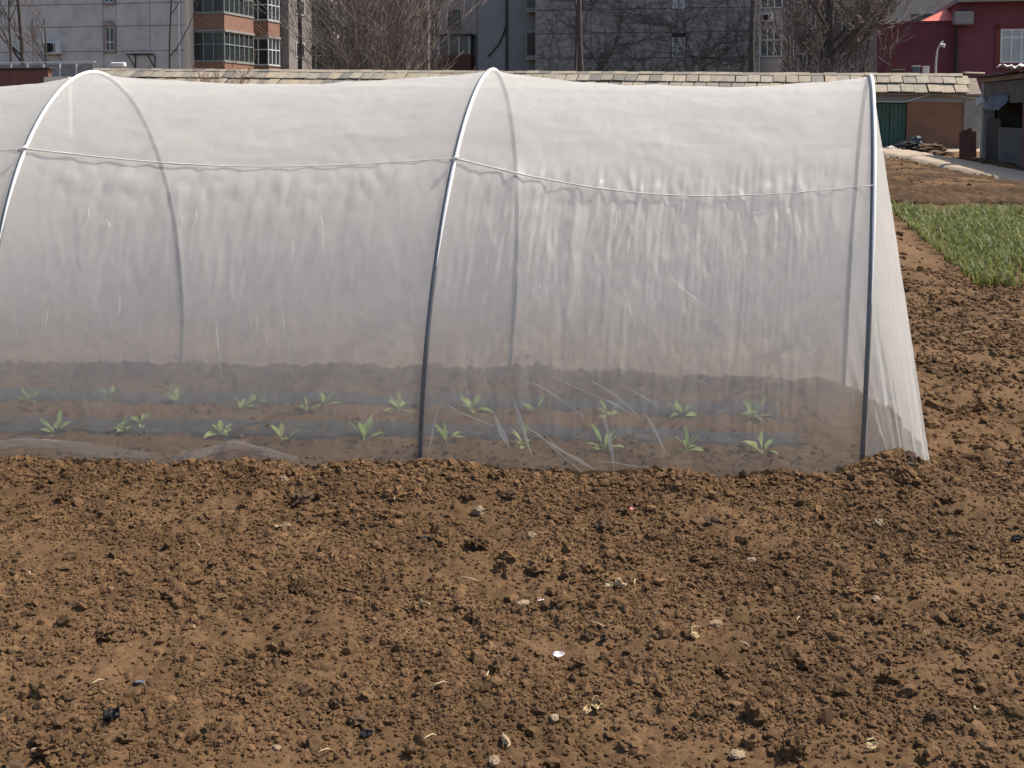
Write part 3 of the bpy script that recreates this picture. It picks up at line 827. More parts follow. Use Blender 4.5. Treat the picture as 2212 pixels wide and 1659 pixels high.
# roof boards under the slabs
nn = Vector((0, -math.sin(SL), math.cos(SL))); up_ = Vector((0, math.cos(SL), math.sin(SL)))
e0 = Vector((0, EAVE_Y + .08, EAVE_Z - .02)); r0 = e0 + up_ * (SLEN - .08)
bk = Vector((0, r0.y * 2 - e0.y, e0.z))
rb_ = MB()
for x_ in (gl, gr):
    rb_.v += [(x_, e0.y, e0.z), (x_, r0.y, r0.z), (x_, bk.y, bk.z), (x_, bk.y, bk.z - .06), (x_, r0.y, r0.z - .06), (x_, e0.y, e0.z - .06)]
rb_.f = [(k, (k + 1) % 6, 6 + (k + 1) % 6, 6 + k) for k in range(6)] + [(5, 4, 3, 2, 1, 0), (6, 7, 8, 9, 10, 11)]
rb_.build('roof_deck', M['wood'], garage)
slab_meshes = []
for s_ in range(4):
    r_ = random.Random(s_); mb = MB()
    n = 5; top = []
    w, l = .44, .80
    for k in range(n): top.append((-w/2 + w * k/(n-1), -l/2 + r_.uniform(-.012, .012)))
    for k in range(n): top.append((w/2 - w * k/(n-1), l/2 + r_.uniform(-.01, .01)))
    h = .032
    mb.v = [(x, y, h) for x, y in top] + [(x, y, 0) for x, y in top]
    k = len(top); mb.f = [tuple(range(k)), tuple(range(2*k-1, k-1, -1))] + [(i, k + i, k + (i+1) % k, (i+1) % k) for i in range(k)]
    slab_meshes.append(mb.mesh('roof_slab', M['slab']))
rs = random.Random(12)
ncol = int((gr - gl) / .47)
for row in range(2):
    for c in range(ncol):
        pos = Vector((gl + .235 + c * .47 + row * .13, EAVE_Y, EAVE_Z)) + up_ * (.39 + row * .72) + nn * (.012 + .034 * row)
        if pos.x > gr - .1: continue
        o = obj('roof_slab', slab_meshes[rs.randrange(4)], garage)
        o.location = pos + Vector((rs.gauss(0, .008), 0, rs.gauss(0, .008))); o.rotation_euler = (SL - .03 + rs.gauss(0, .012), rs.gauss(0, .012), rs.gauss(0, .012))
mb = MB(); prof = [(-.20, -.085), (0, .02), (.20, -.085), (.20, -.125), (0, -.02), (-.20, -.125)]
mb.v = [(x, y, z) for x in (-.245, .245) for y, z in prof]
mb.f = [(k, (k+1) % 6, 6 + (k+1) % 6, 6 + k) for k in range(6)] + [(5,4,3,2,1,0), (6,7,8,9,10,11)]
cap = mb.mesh('ridge_cap', M['slab'])
rt_ = Vector((0, EAVE_Y, EAVE_Z)) + up_ * SLEN
for c in range(int((gr - gl) / .5)):
    o = obj('ridge_cap', cap, garage); o.location = (gl + .25 + c * .5, rt_.y, rt_.z + .095 + rs.gauss(0, .007)); o.rotation_euler = (rs.gauss(0, .03), rs.gauss(0, .015), rs.gauss(0, .01))

# ------------------------------------------------------------------ building kit
def window(parent, x0, x1, z0, z1, y, fm, gm, mull=1, trans=None, t=.06, name='window'):
    """window in the local xz plane at depth y: frame part, panes as sub-parts"""
    mb = MB(); mb.box(x0, x1, y - .05, y, z0, z0 + t).box(x0, x1, y - .05, y, z1 - t, z1)
    xs_ = [x0 + (x1 - x0 - t) * k / (mull + 1) for k in range(mull + 2)]
    for q in xs_: mb.box(q, q + t, y - .048, y, z0 + t, z1 - t)
    if trans: mb.box(x0 + t, x1 - t, y - .044, y, trans, trans + t)
    w = mb.build(name, fm, parent)
    for a, b in zip(xs_[:-1], xs_[1:]):
        MB().box(a + t, b, y - .02, y + .0, z0 + t, z1 - t).build('pane', gm, w)
    return w
def window_x(parent, y0, y1, z0, z1, x, fm, gm, mull=2, t=.07, name='window'):
    """window in a wall facing local +x"""
    mb = MB(); mb.box(x, x + .05, y0, y1, z0, z0 + t).box(x, x + .05, y0, y1, z1 - t, z1)
    ys_ = [y0 + (y1 - y0 - t) * k / (mull + 1) for k in range(mull + 2)]
    for q in ys_: mb.box(x, x + .048, q, q + t, z0 + t, z1 - t)
    w = mb.build(name, fm, parent)
    for a, b in zip(ys_[:-1], ys_[1:]): MB().box(x - .0, x + .02, a + t, b, z0 + t, z1 - t).build('pane', gm, w)
    return w
def ac_unit(loc, rz, label, s=1.0):
    e = empty('air_conditioner', loc, rz); e.scale = (s,) * 3; tag(e, label, 'air conditioner')
    MB().bbox(-.42, .42, -.3, 0, 0, .6, .02).build('casing', M['acw'], e)
    mb = MB()
    for k in range(7): mb.box(-.34 + k * .09, -.32 + k * .09, -.325, -.302, .08, .54)
    mb.build('grille', M['metal'], e); MB().tube([(-.08, -.303, .31), (-.08, -.315, .31)], .22, 16).build('fan', M['void'], e)
    mb = MB()
    for x_ in (-.35, .35): mb.box(x_ - .02, x_ + .02, -.34, .02, -.04, -.002); mb.tube([(x_, -.3, -.03), (x_, .0, -.3)], .014, 5)
    mb.build('bracket', M['metal'], e)
    return e
def balcony(parent, y0, y1, x1, fl, brick, frame_m, pane_m, ht=2.83):
    """enclosed balcony on the wall facing local +x"""
    bd = MB().box(0, x1, y0, y1, fl, fl + .9).build('balcony', brick, parent)
    MB().box(.0, x1 + .06, y0 - .06, y1 + .06, fl - .14, fl - .002).build('slab', M['concrete'], bd)
    MB().box(.0, x1 + .05, y0 - .05, y1 + .05, fl + .902, fl + .98).build('sill', M['concrete'], bd)
    MB().box(.05, x1 - .06, y0 + .06, y1 - .06, fl + .982, fl + ht - .16).build('glazing', pane_m, bd)
    mb = MB(); t = .06; zt = fl + ht - .145; zb = fl + .981
    n = max(3, int((y1 - y0) / .62))
    for k in range(n + 1):
        q = y0 + (y1 - y0 - t) * k / n; mb.box(x1 - t, x1, q, q + t, zb, zt)
    for k in range(3):
        q = (x1 - .1) * k / 3; mb.box(q, q + t, y0, y0 + t, zb, zt)
    for z_ in (zb, zb + .95, zt - t):
        mb.box(x1 - t - .004, x1 - .004, y0 + .002, y1, z_, z_ + t); mb.box(.0, x1 - .07, y0 + .004, y0 + .004 + t, z_, z_ + t)
    mb.build('window_frame', frame_m, bd)
    return bd

# ------------------------------------------------------------------ left apartment block
L0 = frame(400, 150, 70); L0.z = .4
ap = empty('apartment_block', L0, -PHI)
tag(ap, 'grey concrete panel apartment block with blank end wall and brick balconies', 'building')
MB().box(-17, 0, .10, 50, -1, 15.4).build('wall', M['panel'], ap)
MB().box(-17.3, .5, -.25, 50.3, 15.4, 15.75).build('roof', M['concrete'], ap)
zj = [0.0] + [local(L0, 237, yy)[2] for yy in (111, 57, 8)]
zj = [zj[1] - 1.41 * 3, zj[1] - 1.41 * 2, zj[1] - 1.41, zj[1], zj[2], zj[3]] + [zj[3] + 1.41 * k for k in range(1, 5)]
winx = local(L0, 237, 85)[0]
cols = [-17, -13.1, -9.9, winx - .42, winx + .42, -2.2, 0]
for i in range(len(zj) - 1):
    for j in range(len(cols) - 1):
        if j == 3: continue
        MB().bbox(cols[j] + .015, cols[j + 1] - .015, 0, .098, zj[i] + .018, zj[i + 1] - .018, .012).build('wall_panel', M['panel'], ap)
for k, zb in enumerate((zj[3] - 2.83, zj[3], zj[3] + 2.83, zj[3] + 5.66)):
    sr = MB()
    sr.box(winx - .40, winx - .29, -.05, .098, zb, zb + 1.45).box(winx + .29, winx + .40, -.05, .098, zb, zb + 1.45).box(winx - .40, winx + .40, -.08, .098, zb - .10, zb - .002)
    sr.add([(winx - .44, -.06, zb + 1.45), (winx + .44, -.06, zb + 1.45), (winx, -.06, zb + 1.78), (winx - .44, .098, zb + 1.45), (winx + .44, .098, zb + 1.45), (winx, .098, zb + 1.78)], [(0, 1, 2), (5, 4, 3), (0, 3, 4, 1), (1, 4, 5, 2), (2, 5, 3, 0)])
    sr.build('window_surround', M['surround'], ap)
    MB().box(winx - .405, winx + .405, .02, .098, zb + 1.79, zb + 2.72).build('wall_panel', M['panel'], ap)
    w = window(ap, winx - .288, winx + .288, zb + .02, zb + 1.42, .06, M['wframe'], M['glass'], 1, zb + .52, .05)
# drain pipe near the corner
dpx = local(L0, 389, 100)[0]
MB().tube([(dpx, -.07, -.5), (dpx, -.07, 7), (dpx, -.07, 15.3)], .055, 8).build('drain_pipe', M['wframe'], ap)
FL = [.35, 3.18, 6.01, 8.84, 11.67]
FL = [f - .0 for f in FL]
for fl in FL:
    balcony(ap, 1.0, 5.0, 2.0, fl, M['brick'], M['dframe'], M['glass'])
    balcony(ap, 7.2, 9.0, 2.0, fl, M['brick'], M['wframe'], M['glass'])
    balcony(ap, 15.5, 18.5, 2.9, fl, M['cream'], M['wframe'], M['glass'])
    balcony(ap, 24, 28, 2.2, fl, M['brick'], M['wframe'], M['glass'])
    balcony(ap, 33, 37, 2.4, fl, M['cream'], M['wframe'], M['glass'])
    window_x(ap, 20.0, 21.8, fl + .9, fl + 2.3, .06, M['wframe'], M['glass'])
MB().box(.0, .06, .10, 1.0, -.5, 15.4).build('corner_strip', M['cream'], ap)
MB().box(0, 2.5, 9.3, 13.2, -.5, 15.4).build('stair_tower', M['brownwall'], ap)
for fl in FL: window_x(ap, 10.4, 11.9, fl + 1.6, fl + 2.6, 2.5, M['wframe'], M['glass'], 1)
q = local(L0, 118, 105); p = L0 + EW * q[0] + ED * -.02; p.z = L0.z + q[2] - .35
ac_unit(p, -PHI, 'outdoor air conditioner on the grey end wall at far left', 1.25)
q0 = local(L0, 283, 117); q1 = local(L0, 333, 117); q2 = local(L0, 300, 146)
br = empty('awning_bracket', L0 + EW * q0[0] + ED * -.01 + Vector((0, 0, q2[2])), -PHI); tag(br, 'empty black metal bracket frame fixed low on the grey end wall', 'bracket')
w_, h_ = q1[0] - q0[0], q0[2] - q2[2]
MB().box(0, w_, -.62, -.56, h_ - .06, h_).box(0, w_, -.06, 0, h_ - .06, h_).box(0, .06, -.555, -.065, h_ - .06, h_).box(w_ - .06, w_, -.555, -.065, h_ - .06, h_).build('top_frame', M['metal'], br)
for x_ in (.12, w_ - .12):
    MB().tube([(x_, -.58, h_ - .07), (x_ + .16, -.02, 0)], .035, 6).build('strut', M['metal'], br)
    MB().tube([(x_ + .18, -.03, h_ - .07), (x_ + .18, -.03, 0)], .035, 6).build('post', M['metal'], br)

# low brick outhouse and white railing at far left
q = frame(0, 178, 47.5); q.z = .5
oh = empty('brick_outhouse', q, -PHI); tag(oh, 'small dark red brick outhouse wall left of the garage roof', 'outhouse')
ox1 = local(q, 104, 160)[0]
oz = local(q, 50, 150)[2]
MB().box(-3.5, ox1, 0, .24, -1, oz).build('wall', M['darkbrick'], oh)
MB().bbox(-3.6, ox1 + .1, -.08, .5, oz + .002, oz + .07, .01).build('coping', M['metal'], oh)
MB().box(ox1 - .16, ox1 + .9, -.05, .2, -.8, oz - .3).build('gate_pier', M['cream'], oh)
q = frame(0, 148, 52); q.z = .6
rl = empty('white_railing', q, -PHI); tag(rl, 'pale metal railing above the brick outhouse at far left', 'railing')
rx1 = local(q, 205, 140)[0]; rz0, rz1 = local(q, 100, 150)[2], local(q, 100, 133)[2]
MB().box(-3, rx1, -.03, .03, rz1 - .05, rz1).build('rail', M['wframe'], rl)
MB().box(-3, rx1, -.03, .03, rz0 - .35, rz0 - .31).build('rail', M['wframe'], rl)
for k in range(9): MB().box(-2.6 + k * .78, -2.55 + k * .78, -.025, .025, -.8, rz1 - .052).build('post', M['wframe'], rl)
MB().box(-3, rx1 - .1, .04, .06, -.6, rz1 - .12).build('backing_sheet', M['concrete'], rl)
mb = MB().bbox(-.28, .28, -.15, .15, 0, .2, .04); q = frame(256, 213 * .6777, 47.6); 
o = mb.build('styrofoam_box', M['acw']); o.location = (q.x, q.y, q.z - .02); tag(o, 'small white box on the ridge above the garage roof', 'box')

# ------------------------------------------------------------------ far brown block and narrow pale block between the trees
B0 = frame(1030, 150, 86); B0.z = .4
pb_ = empty('pale_block', B0, -PHI); tag(pb_, 'narrow pale brown building with small window behind the bare thicket', 'building')
bl_ = local(B0, 948, 100)[0]
MB().box(bl_, 0, 0, 12, -1, 15).build('wall', M['palewall'], pb_)
MB().box(bl_ - .4, .4, -.4, 12.4, 15, 15.3).build('roof', M['concrete'], pb_)
a = local(B0, 969, 56); b = local(B0, 995, 22)
for k in range(-1, 3):
    if k == -1: continue
    dz = k * 2.9
    w = window(pb_, a[0], b[0], a[2] + dz, b[2] + dz, -.02, M['metal'], M['glass'], 1, None, .08)
    MB().box(a[0] - .1, b[0] + .1, -.18, -.075, a[2] - .12 + dz, a[2] - .01 + dz).build('sill', M['concrete'], pb_)
c = local(B0, 960, 135)[2]; d = local(B0, 960, 80)[2]
bay = MB().box(bl_ + .2, -.15, -1.1, -.002, c - 2, c + .5).build('bay', M['darkbrick'], pb_)
MB().box(bl_ + .1, -.1, -1.25, -.002, d, d + .14).build('bay_roof', M['metal'], bay)
MB().box(bl_ + .25, -.2, -1.0, -.01, c + .502, d - .01).build('glazing', M['glass'], bay)
for xx in np.linspace(bl_ + .25, -.32, 4): MB().box(xx, xx + .1, -1.08, -1.002, c + .502, d - .01).build('mullion', M['wframe'], bay)
D0 = frame(925, 150, 100); D0.z = .4
fb = empty('brown_block', D0, -PHI); tag(fb, 'dim brown-grey apartment block hidden behind the bare thicket', 'building')
MB().box(-20, 0, 0, 14, -1, 16).build('wall', M['brownwall'], fb)
MB().box(-20.4, .4, -.4, 14.4, 16, 16.3).build('roof', M['concrete'], fb)
for k in range(5):
    balcony(fb, 1, 4, .8, .6 + k * 2.9, M['cream'], M['wframe'], M['glass'])
    for xx in (-3.2, -7.5, -11.8, -16): window(fb, xx, xx + 1.5, 1.6 + k * 2.9, 3.0 + k * 2.9, -.02, M['wframe'], M['glass'], 1, None, .08)

# ------------------------------------------------------------------ grey block with creeper
C0 = frame(1641, 150, 70); C0.z = .4
cb = empty('creeper_block', C0, -PHI); tag(cb, 'grey block whose rough end wall is covered in bare creeper', 'building')
cl = local(C0, 1156, 100)[0]
ZL = [local(C0, 1400, yy)[2] for yy in (125, 70, 19)]
lv = [ZL[0] - 2.83, ZL[0] - 1.41] + ZL + [ZL[2] + 1.41 * k for k in range(1, 6)]
MB().box(cl, 0, .12, 40, -1, lv[-1]).build('wall', M['greyren'], cb)
MB().box(cl - .3, .4, -.2, 40.3, lv[-1] + .002, lv[-1] + .35).build('roof', M['concrete'], cb)
wx0, wx1 = local(C0, 1455, 100)[0], local(C0, 1477, 100)[0]
cc_ = [cl, cl + 3.4, cl + 6.6, wx0 - .1, wx1 + .1, -1.9, 0]
for i in range(len(lv) - 1):
    for j in range(6):
        if j == 3: continue
        MB().bbox(cc_[j] + .012, cc_[j+1] - .012, 0, .118, lv[i] + .015, lv[i+1] - .015, .012).build('wall_panel', M['ivywall'], cb)
MB().box(cl, 0, 0, .118, -1, lv[0] - .002).build('wall_base', M['ivywall'], cb)
z0w, z1w = local(C0, 1466, 123)[2], local(C0, 1466, 72)[2]
for k in range(-1, 4):
    dz = k * 2.83
    w = window(cb, wx0 - .08, wx1 + .08, z0w + dz, z0w + dz + 1.15, .04, M['wframe'], M['paleglass'], 0, None, .07)
    MB().box(wx0 - .08, wx1 + .08, .06, .10, z0w + dz + 1.152, z1w + dz).build('vent_opening', M['void'], cb)
    MB().box(wx0 - .098, wx1 + .098, .02, .118, z1w + dz + .01, z0w + dz + 2.82).build('wall_panel', M['ivywall'], cb)
# smooth grey wing on its left, with bay windows in profile
wl = local(C0, 1032, 100, 1.5)[0]
MB().box(wl, cl - .002, 1.5, 38, -1, lv[-1] - .6).build('side_wing', M['greyren'], cb)
px_ = local(C0, 1095, 100, 1.5)[0]
MB().tube([(px_, 1.42, -.5), (px_, 1.42, 6), (px_, 1.42, lv[-1])], .07, 8).build('drain_pipe', M['metal'], cb)
cab = [local(C0, *pp, 1.45) for pp in ((1095, 50), (1088, 72), (1078, 95), (1062, 114), (1054, 122))]
MB().tube([tuple(v) for v in cab], .05, 6).build('cable', M['metal'], cb)
for za, zb in ((28, -20), (130, 66)):
    a = local(C0, 1140, za, .9); b = local(C0, 1155, zb, .9)
    bb_ = MB().box(a[0], cl - .004, .5, 1.498, a[2] + .15, b[2]).build('bay', M['dframe'], cb)
    MB().box(a[0] - .05, cl - .004, .42, 1.499, a[2], a[2] + .148).build('sill', M['concrete'], bb_)
    MB().box(a[0] + .05, cl - .06, .46, .498, a[2] + .3, b[2] - .15).build('pane', M['glass'], bb_)
for fl in FL:
    bx = balcony(cb, .9, 4.2, 1.25, fl + .25, M['palewall'], M['wframe'], M['glass'])
    balcony(cb, 9, 13, 1.25, fl + .25, M['cream'], M['wframe'], M['glass'])
q = C0 + EW * .38 + ED * .86; q.z = C0.z + local(C0, 1650, 45)[2]
ac_unit(q, -PHI, 'small air conditioner beside the pink balcony panel of the grey block', .8)
# bare creeper stems on the wall
mb = MB(); rr = random.Random(4)
def stem(x, z, ang, ln, r0):
    pts_ = [(x, -.02 - r0, z)]; n = max(4, int(ln / .35))
    for k in range(n):
        ang += rr.gauss(0, .22); ang = min(max(ang, .05), 3.1)
        x += math.cos(ang) * .35; z += math.sin(ang) * .35
        if x < cl + .1 or x > -.1 or z > 12: break
        pts_.append((x, -.02 - r0 + rr.uniform(-.01, .005), z))
        if rr.random() < .38 and r0 > .008: stem(x, z, ang + rr.choice((-1, 1)) * rr.uniform(.4, 1.0), ln * rr.uniform(.25, .55), r0 * .62)
    if len(pts_) > 2: mb.tube(pts_, [r0 * (1 - .75 * k / len(pts_)) for k in range(len(pts_))], 3, False)
for k in range(26):
    stem(rr.uniform(cl + .3, -.3), rr.uniform(-.3, 3.5), rr.uniform(.9, 2.2), rr.uniform(5, 9), rr.uniform(.016, .032))
o = mb.build('bare_creeper', M['bark']); o.location = C0; o.rotation_euler = (0, 0, -PHI)
tag(o, 'leafless creeper stems spreading over the grey end wall', 'creeper')

# ------------------------------------------------------------------ blocks behind, right of centre
H0 = frame(1905, 150, 92); H0.z = .4
hb = empty('taupe_block', H0, -PHI); tag(hb, 'taupe apartment block seen through the large bare tree', 'building')
hl = local(H0, 1690, 100)[0]
MB().box(hl, 0, 0, 14, -1, 17).build('wall', M['brownwall'], hb)
MB().box(hl - .3, .3, -.3, 14.3, 17, 17.3).build('roof', M['concrete'], hb)
for k in range(5):
    for xx in (hl + 1.2, hl + 4.4): window(hb, xx, xx + 1.3, 1.4 + k * 2.9, 2.8 + k * 2.9, -.02, M['wframe'], M['glass'], 1, None, .08)
K0 = frame(2330, 150, 84); K0.z = .4
kb = empty('cream_block', K0, -PHI); tag(kb, 'pale cream-grey block rising behind the crimson building', 'building')
kl = local(K0, 1868, 20)[0]
MB().box(kl, 0, 0, 14, -1, 16).build('wall', M['palewall'], kb)
MB().box(kl - .3, .3, -.3, 14.3, 16, 16.3).build('roof', M['concrete'], kb)
a = local(K0, 1968, 60); b = local(K0, 2030, 30)
for k in range(3):
    w = window(kb, a[0], b[0], a[2] + k * 2.9, b[2] + k * 2.9, -.02, M['metal'], M['glass'], 1, None, .08)
    window(kb, a[0] - 4.2, b[0] - 4.2, a[2] + k * 2.9, b[2] + k * 2.9, -.02, M['metal'], M['glass'], 1, None, .08)
MB().tube([(local(K0, 2187, 10)[0], -.08, -.5), (local(K0, 2187, 10)[0], -.08, 15.9)], .07, 8).build('drain_pipe', M['metal'], kb)

# ------------------------------------------------------------------ crimson building
R0 = frame(2062, 158, 58); R0.z = .3
rbld = empty('crimson_building', R0, -PHI); tag(rbld, 'low crimson rendered building with bright red roof at right', 'building')
ra = local(R0, 1896, 100)[0]; rzt = local(R0, 1980, 50)[2]
MB().box(ra, 0, 0, 7, -1, rzt).build('wall', M['redwall'], rbld)
MB().box(ra - .08, .0, -.06, 7.06, rzt + .002, rzt + .1).build('parapet', M['redwall'], rbld)
# hipped red roof behind the parapet
p1, p2, p3, p4 = local(R0, 2015, 50, 1.0), local(R0, 2085, 50, 1.0), local(R0, 2055, 18, 3.4), local(R0, 2200, 14, 3.4)
zb_ = rzt + .1
rf = MB()
x_l, x_m, x_r = local(R0, 1993, 50, .8)[0], local(R0, 2056, 14, 3.2)[0], 7.5
zr = local(R0, 2056, 14, 3.2)[2]
rf.v = [(local(R0, 1950, 50, 5.8)[0], 5.8, zb_), (x_l, .8, zb_), (x_r, .8, zb_), (x_m, 3.2, zr), (x_r, 3.2, zr), (x_r, 5.8, zb_)]
rf.f = [(0, 1, 3), (1, 2, 4, 3), (0, 3, 4, 5), (2, 5, 4), (0, 5, 2, 1)]
rf.build('roof', M['redroof'], rbld)
# taller wing, standing forward
w0, w1 = local(R0, 2069, 100, -.4)[0], 9.0
wz = local(R0, 2100, 6, -.4)[2]
MB().box(w0, w1, -.4, 7.2, -1, wz).build('wing_wall', M['redwall'], rbld)
MB().box(w0 - .12, w1 + .4, -1.0, 7.6, wz + .002, wz + .22).build('eaves', M['concrete'], rbld)
ea, eb = local(R0, 2058, 55, -.5), local(R0, 2100, 26, -.5)
MB().bbox(ea[0], eb[0], -1.05, -.402, ea[2], eb[2], .05).build('canopy', M['concrete'], rbld)
MB().tube([(w0 - .06, -.5, -.5), (w0 - .06, -.5, ea[2])], .07, 8).build('drain_pipe', M['metal'], rbld)
a = local(R0, 2160, 136, -.42); b = local(R0, 2230, 62, -.42)
w = window(rbld, a[0], b[0], a[2], b[2], -.42, M['wframe'], M['paleglass'], 2, a[2] + 1.15, .08)
MB().box(a[0] - .22, a[0] - .005, -.46, -.402, a[2] - .2, b[2] + .2).build('window_surround', M['maroon'], rbld)
MB().box(a[0] - .22, b[0], -.46, -.402, b[2] + .005, b[2] + .2).build('window_surround', M['maroon'], rbld)
MB().box(a[0] - .22, b[0], -.5, -.402, a[2] - .22, a[2] - .005).build('sill', M['maroon'], rbld)
c0, c1 = local(R0, 1866, 100, -.5)[0], local(R0, 1894, 100, -.5)[0]
ct = local(R0, 1880, 33, -.5)[2]
ch = empty('brick_chimney', R0 + EW * ((c0 + c1) / 2) + ED * -.4, -PHI); tag(ch, 'tall taupe masonry chimney stack at the left end of the crimson building', 'chimney')
hw_ = (c1 - c0) / 2
MB().box(-hw_, hw_, -.3, .38, -1, ct).build('stack', M['brownwall'], ch)
MB().bbox(-hw_ - .1, hw_ + .12, -.4, .39, ct + .002, ct + .14, .02).build('cap', M['ochre'], ch)
# lamp
q = frame(2021, 160, 55); q.z = .3
lp = empty('street_lamp', q); tag(lp, 'thin grey curved lamp post in front of the crimson wall', 'street lamp')
pz = [at(px_, py_, 55) - q for px_, py_ in ((2021, 160), (2022, 130), (2025, 108), (2031, 95), (2038, 88))]
MB().tube([(0, 0, -.3)] + [tuple(v) for v in pz], [.06, .05, .045, .04, .035, .03], 8).build('post', M['acw'], lp)
MB().tube([tuple(pz[3] + Vector((-.02, -.05, -.03))), tuple(pz[3] + Vector((.16, -.15, -.1)))], [.07, .1], 10).build('lamp_head', M['acw'], lp)
# boxes behind the garage ridge
for (px0, px1, py0, py1, nm, mt, lab, cat) in ((1971, 1986, 144, 162, 'tank_box', 'tarp', 'grey square box standing behind the garage ridge', 'box'), (1993, 2006, 145, 157, 'cool_box', 'acw', 'small white and green box behind the garage ridge', 'box'), (1927, 1953, 152, 160, 'board_stack', 'metal', 'dark flat stack of boards behind the garage ridge', 'boards')):
    a = at(px0, py1, 47.2); b = at(px1, py0, 47.2)
    e = empty(nm, ((a.x + b.x) / 2, 47.2, a.z - .15), -PHI); tag(e, lab, cat)
    w_ = (b.x - a.x) / 2; h_ = b.z - a.z + .15
    MB().bbox(-w_, w_, -.15, .15, 0, h_, .015).build('body', M[mt], e)
    MB().bbox(-w_ - .02, w_ + .02, -.17, .17, h_ + .001, h_ + .03, .008).build('lid', M['acw'] if nm != 'board_stack' else M['wood'], e)
    MB().box(-w_ * .9, w_ * .9, -.1, .1, -.9, -.002).build('stand', M['metal'], e)

# ------------------------------------------------------------------ lean-to shed on the right
S0 = gnd(2022, 341, .12) + EW * 1.05; S0.z = .12
sh = empty('lean_to_shed', S0, -R(9)); tag(sh, 'dark lean-to shed with patched sheet roof beside the dirt path', 'shed')
# local +y runs away from the camera, -x side faces the path; shed runs towards the camera
def sbox(n, m, *a, b=.015): return MB().bbox(*a, b).build(n, M[m], sh)
sbox('post', 'concrete', .25, .60, -.35, 0, -.3, 2.35)
sbox('wall', 'shed', .62, 4.6, -.22, -.04, -.3, 2.5)
sbox('back_wall', 'darkbrick', 2.2, 2.4, -13.8, -.24, -.3, 2.45)
sbox('wall', 'metal', .35, .42, -2.1, -.37, -.3, 1.25)
sbox('pier', 'darkbrick', .2, .62, -6.6, -5.2, -.3, 2.5)
sbox('board', 'shed', .30, .36, -5.18, -2.15, -.3, 1.0)
sbox('pier', 'darkbrick', .2, .62, -9.2, -8.5, -.3, 2.5)
sbox('wall', 'darkbrick', .35, .55, -8.48, -6.65, -.3, 1.5)
sbox('upper_wall', 'shed', .30, .44, -5.18, -.37, 1.7, 2.34)
sbox('beam', 'wood', .22, .42, -14, .1, 2.36, 2.5)
n_, m_ = 60, 16
Y_, X_ = np.meshgrid(np.linspace(-14, .35, n_), np.linspace(.0, 2.9, m_), indexing='ij')
Z_ = 2.54 + .05 * X_ + .008 * np.sin(Y_ * 20) + .05 * pn(Y_ * .8, X_ * .8, 130)
P_ = np.stack([X_, Y_, Z_], -1)
o = obj('roof_sheet', grid_mesh('roof_sheet', P_, M['metal']), sh); o.modifiers.new('t', 'SOLIDIFY').thickness = .03
tg = np.stack([X_ * .35 + .02 - .55 * sstep(2.55, 2.0, Z_ * 0 + 2.5 - .5 * X_ * 0), Y_ * .25 - 2.2, Z_ * 0], -1)
Yt, Zt = np.meshgrid(np.linspace(-3.4, -1.4, 40), np.linspace(1.5, 1.95, 16), indexing='ij')
Xt = .22 - .35 * (1.95 - Zt) + .09 * pn(Yt * 2.2, Zt * 3, 131) + .05 * pn(Yt * 6, Zt * 7, 132)
o = obj('tarpaulin', grid_mesh('tarpaulin', np.stack([Xt, Yt, Zt + .04 * pn(Yt * 1.5, Zt, 133)], -1), M['tarp'])); o.location = S0; o.rotation_euler = (0, 0, -R(9))
o.modifiers.new('t', 'SOLIDIFY').thickness = .01
tag(o, 'crumpled blue-grey tarpaulin hanging under the shed roof edge', 'tarpaulin')
def S_at(x, y, z): 
    c, s_ = math.cos(R(9)), math.sin(R(9)); return Vector((S0.x + c * x + s_ * y, S0.y - s_ * x + c * y, S0.z + z))
o = obj('hanging_bag', rock('hanging_bag', 301, 3, .4, 1.2, M['acw'])); o.scale = (.16, .14, .16); o.location = S_at(.18, -.42, 1.72); tag(o, 'small white bag hanging on the grey shed post', 'bag')
e = empty('leaning_board', S_at(.0, .05, -.1), -R(9)); tag(e, 'dark reddish boards leaning beside the grey shed post', 'boards')
for k in range(4): 
    o = MB().bbox(-.1 + k * .13, .027 + k * .13, -.03, .02, 0, .95 + .05 * (k % 3), .006).build('plank', M['darkbrick'], e); o.rotation_euler = (-.12, 0, 0)
    o.location.x = -.25
# patched ridge clutter on the roof
for k, (y_, l_, m2, lab) in enumerate(((-5.2, 1.1, 'acw', 'crumpled white sheet lying on the dark shed roof'), (-.6, 1.0, 'wood', 'pale loose plank on the corner of the shed roof'))):
    if m2 == 'wood':
        o = MB().bbox(-.5, .5, -.06, .06, 0, .05, .01).build('loose_plank', M['straw'])
    else:
        U_, V_ = np.meshgrid(np.linspace(-.35, .35, 24), np.linspace(-.25, .25, 14), indexing='ij')
        o = obj('loose_sheet', grid_mesh('loose_sheet', np.stack([U_, V_, .05 + .12 * pn(U_ * 4, V_ * 5, 140)], -1), M[m2])); o.modifiers.new('t', 'SOLIDIFY').thickness = .01
    o.location = S_at(-.1, y_, 2.62); o.rotation_euler = (0, 0, .6); tag(o, lab, 'plank' if m2 == 'wood' else 'sheet')

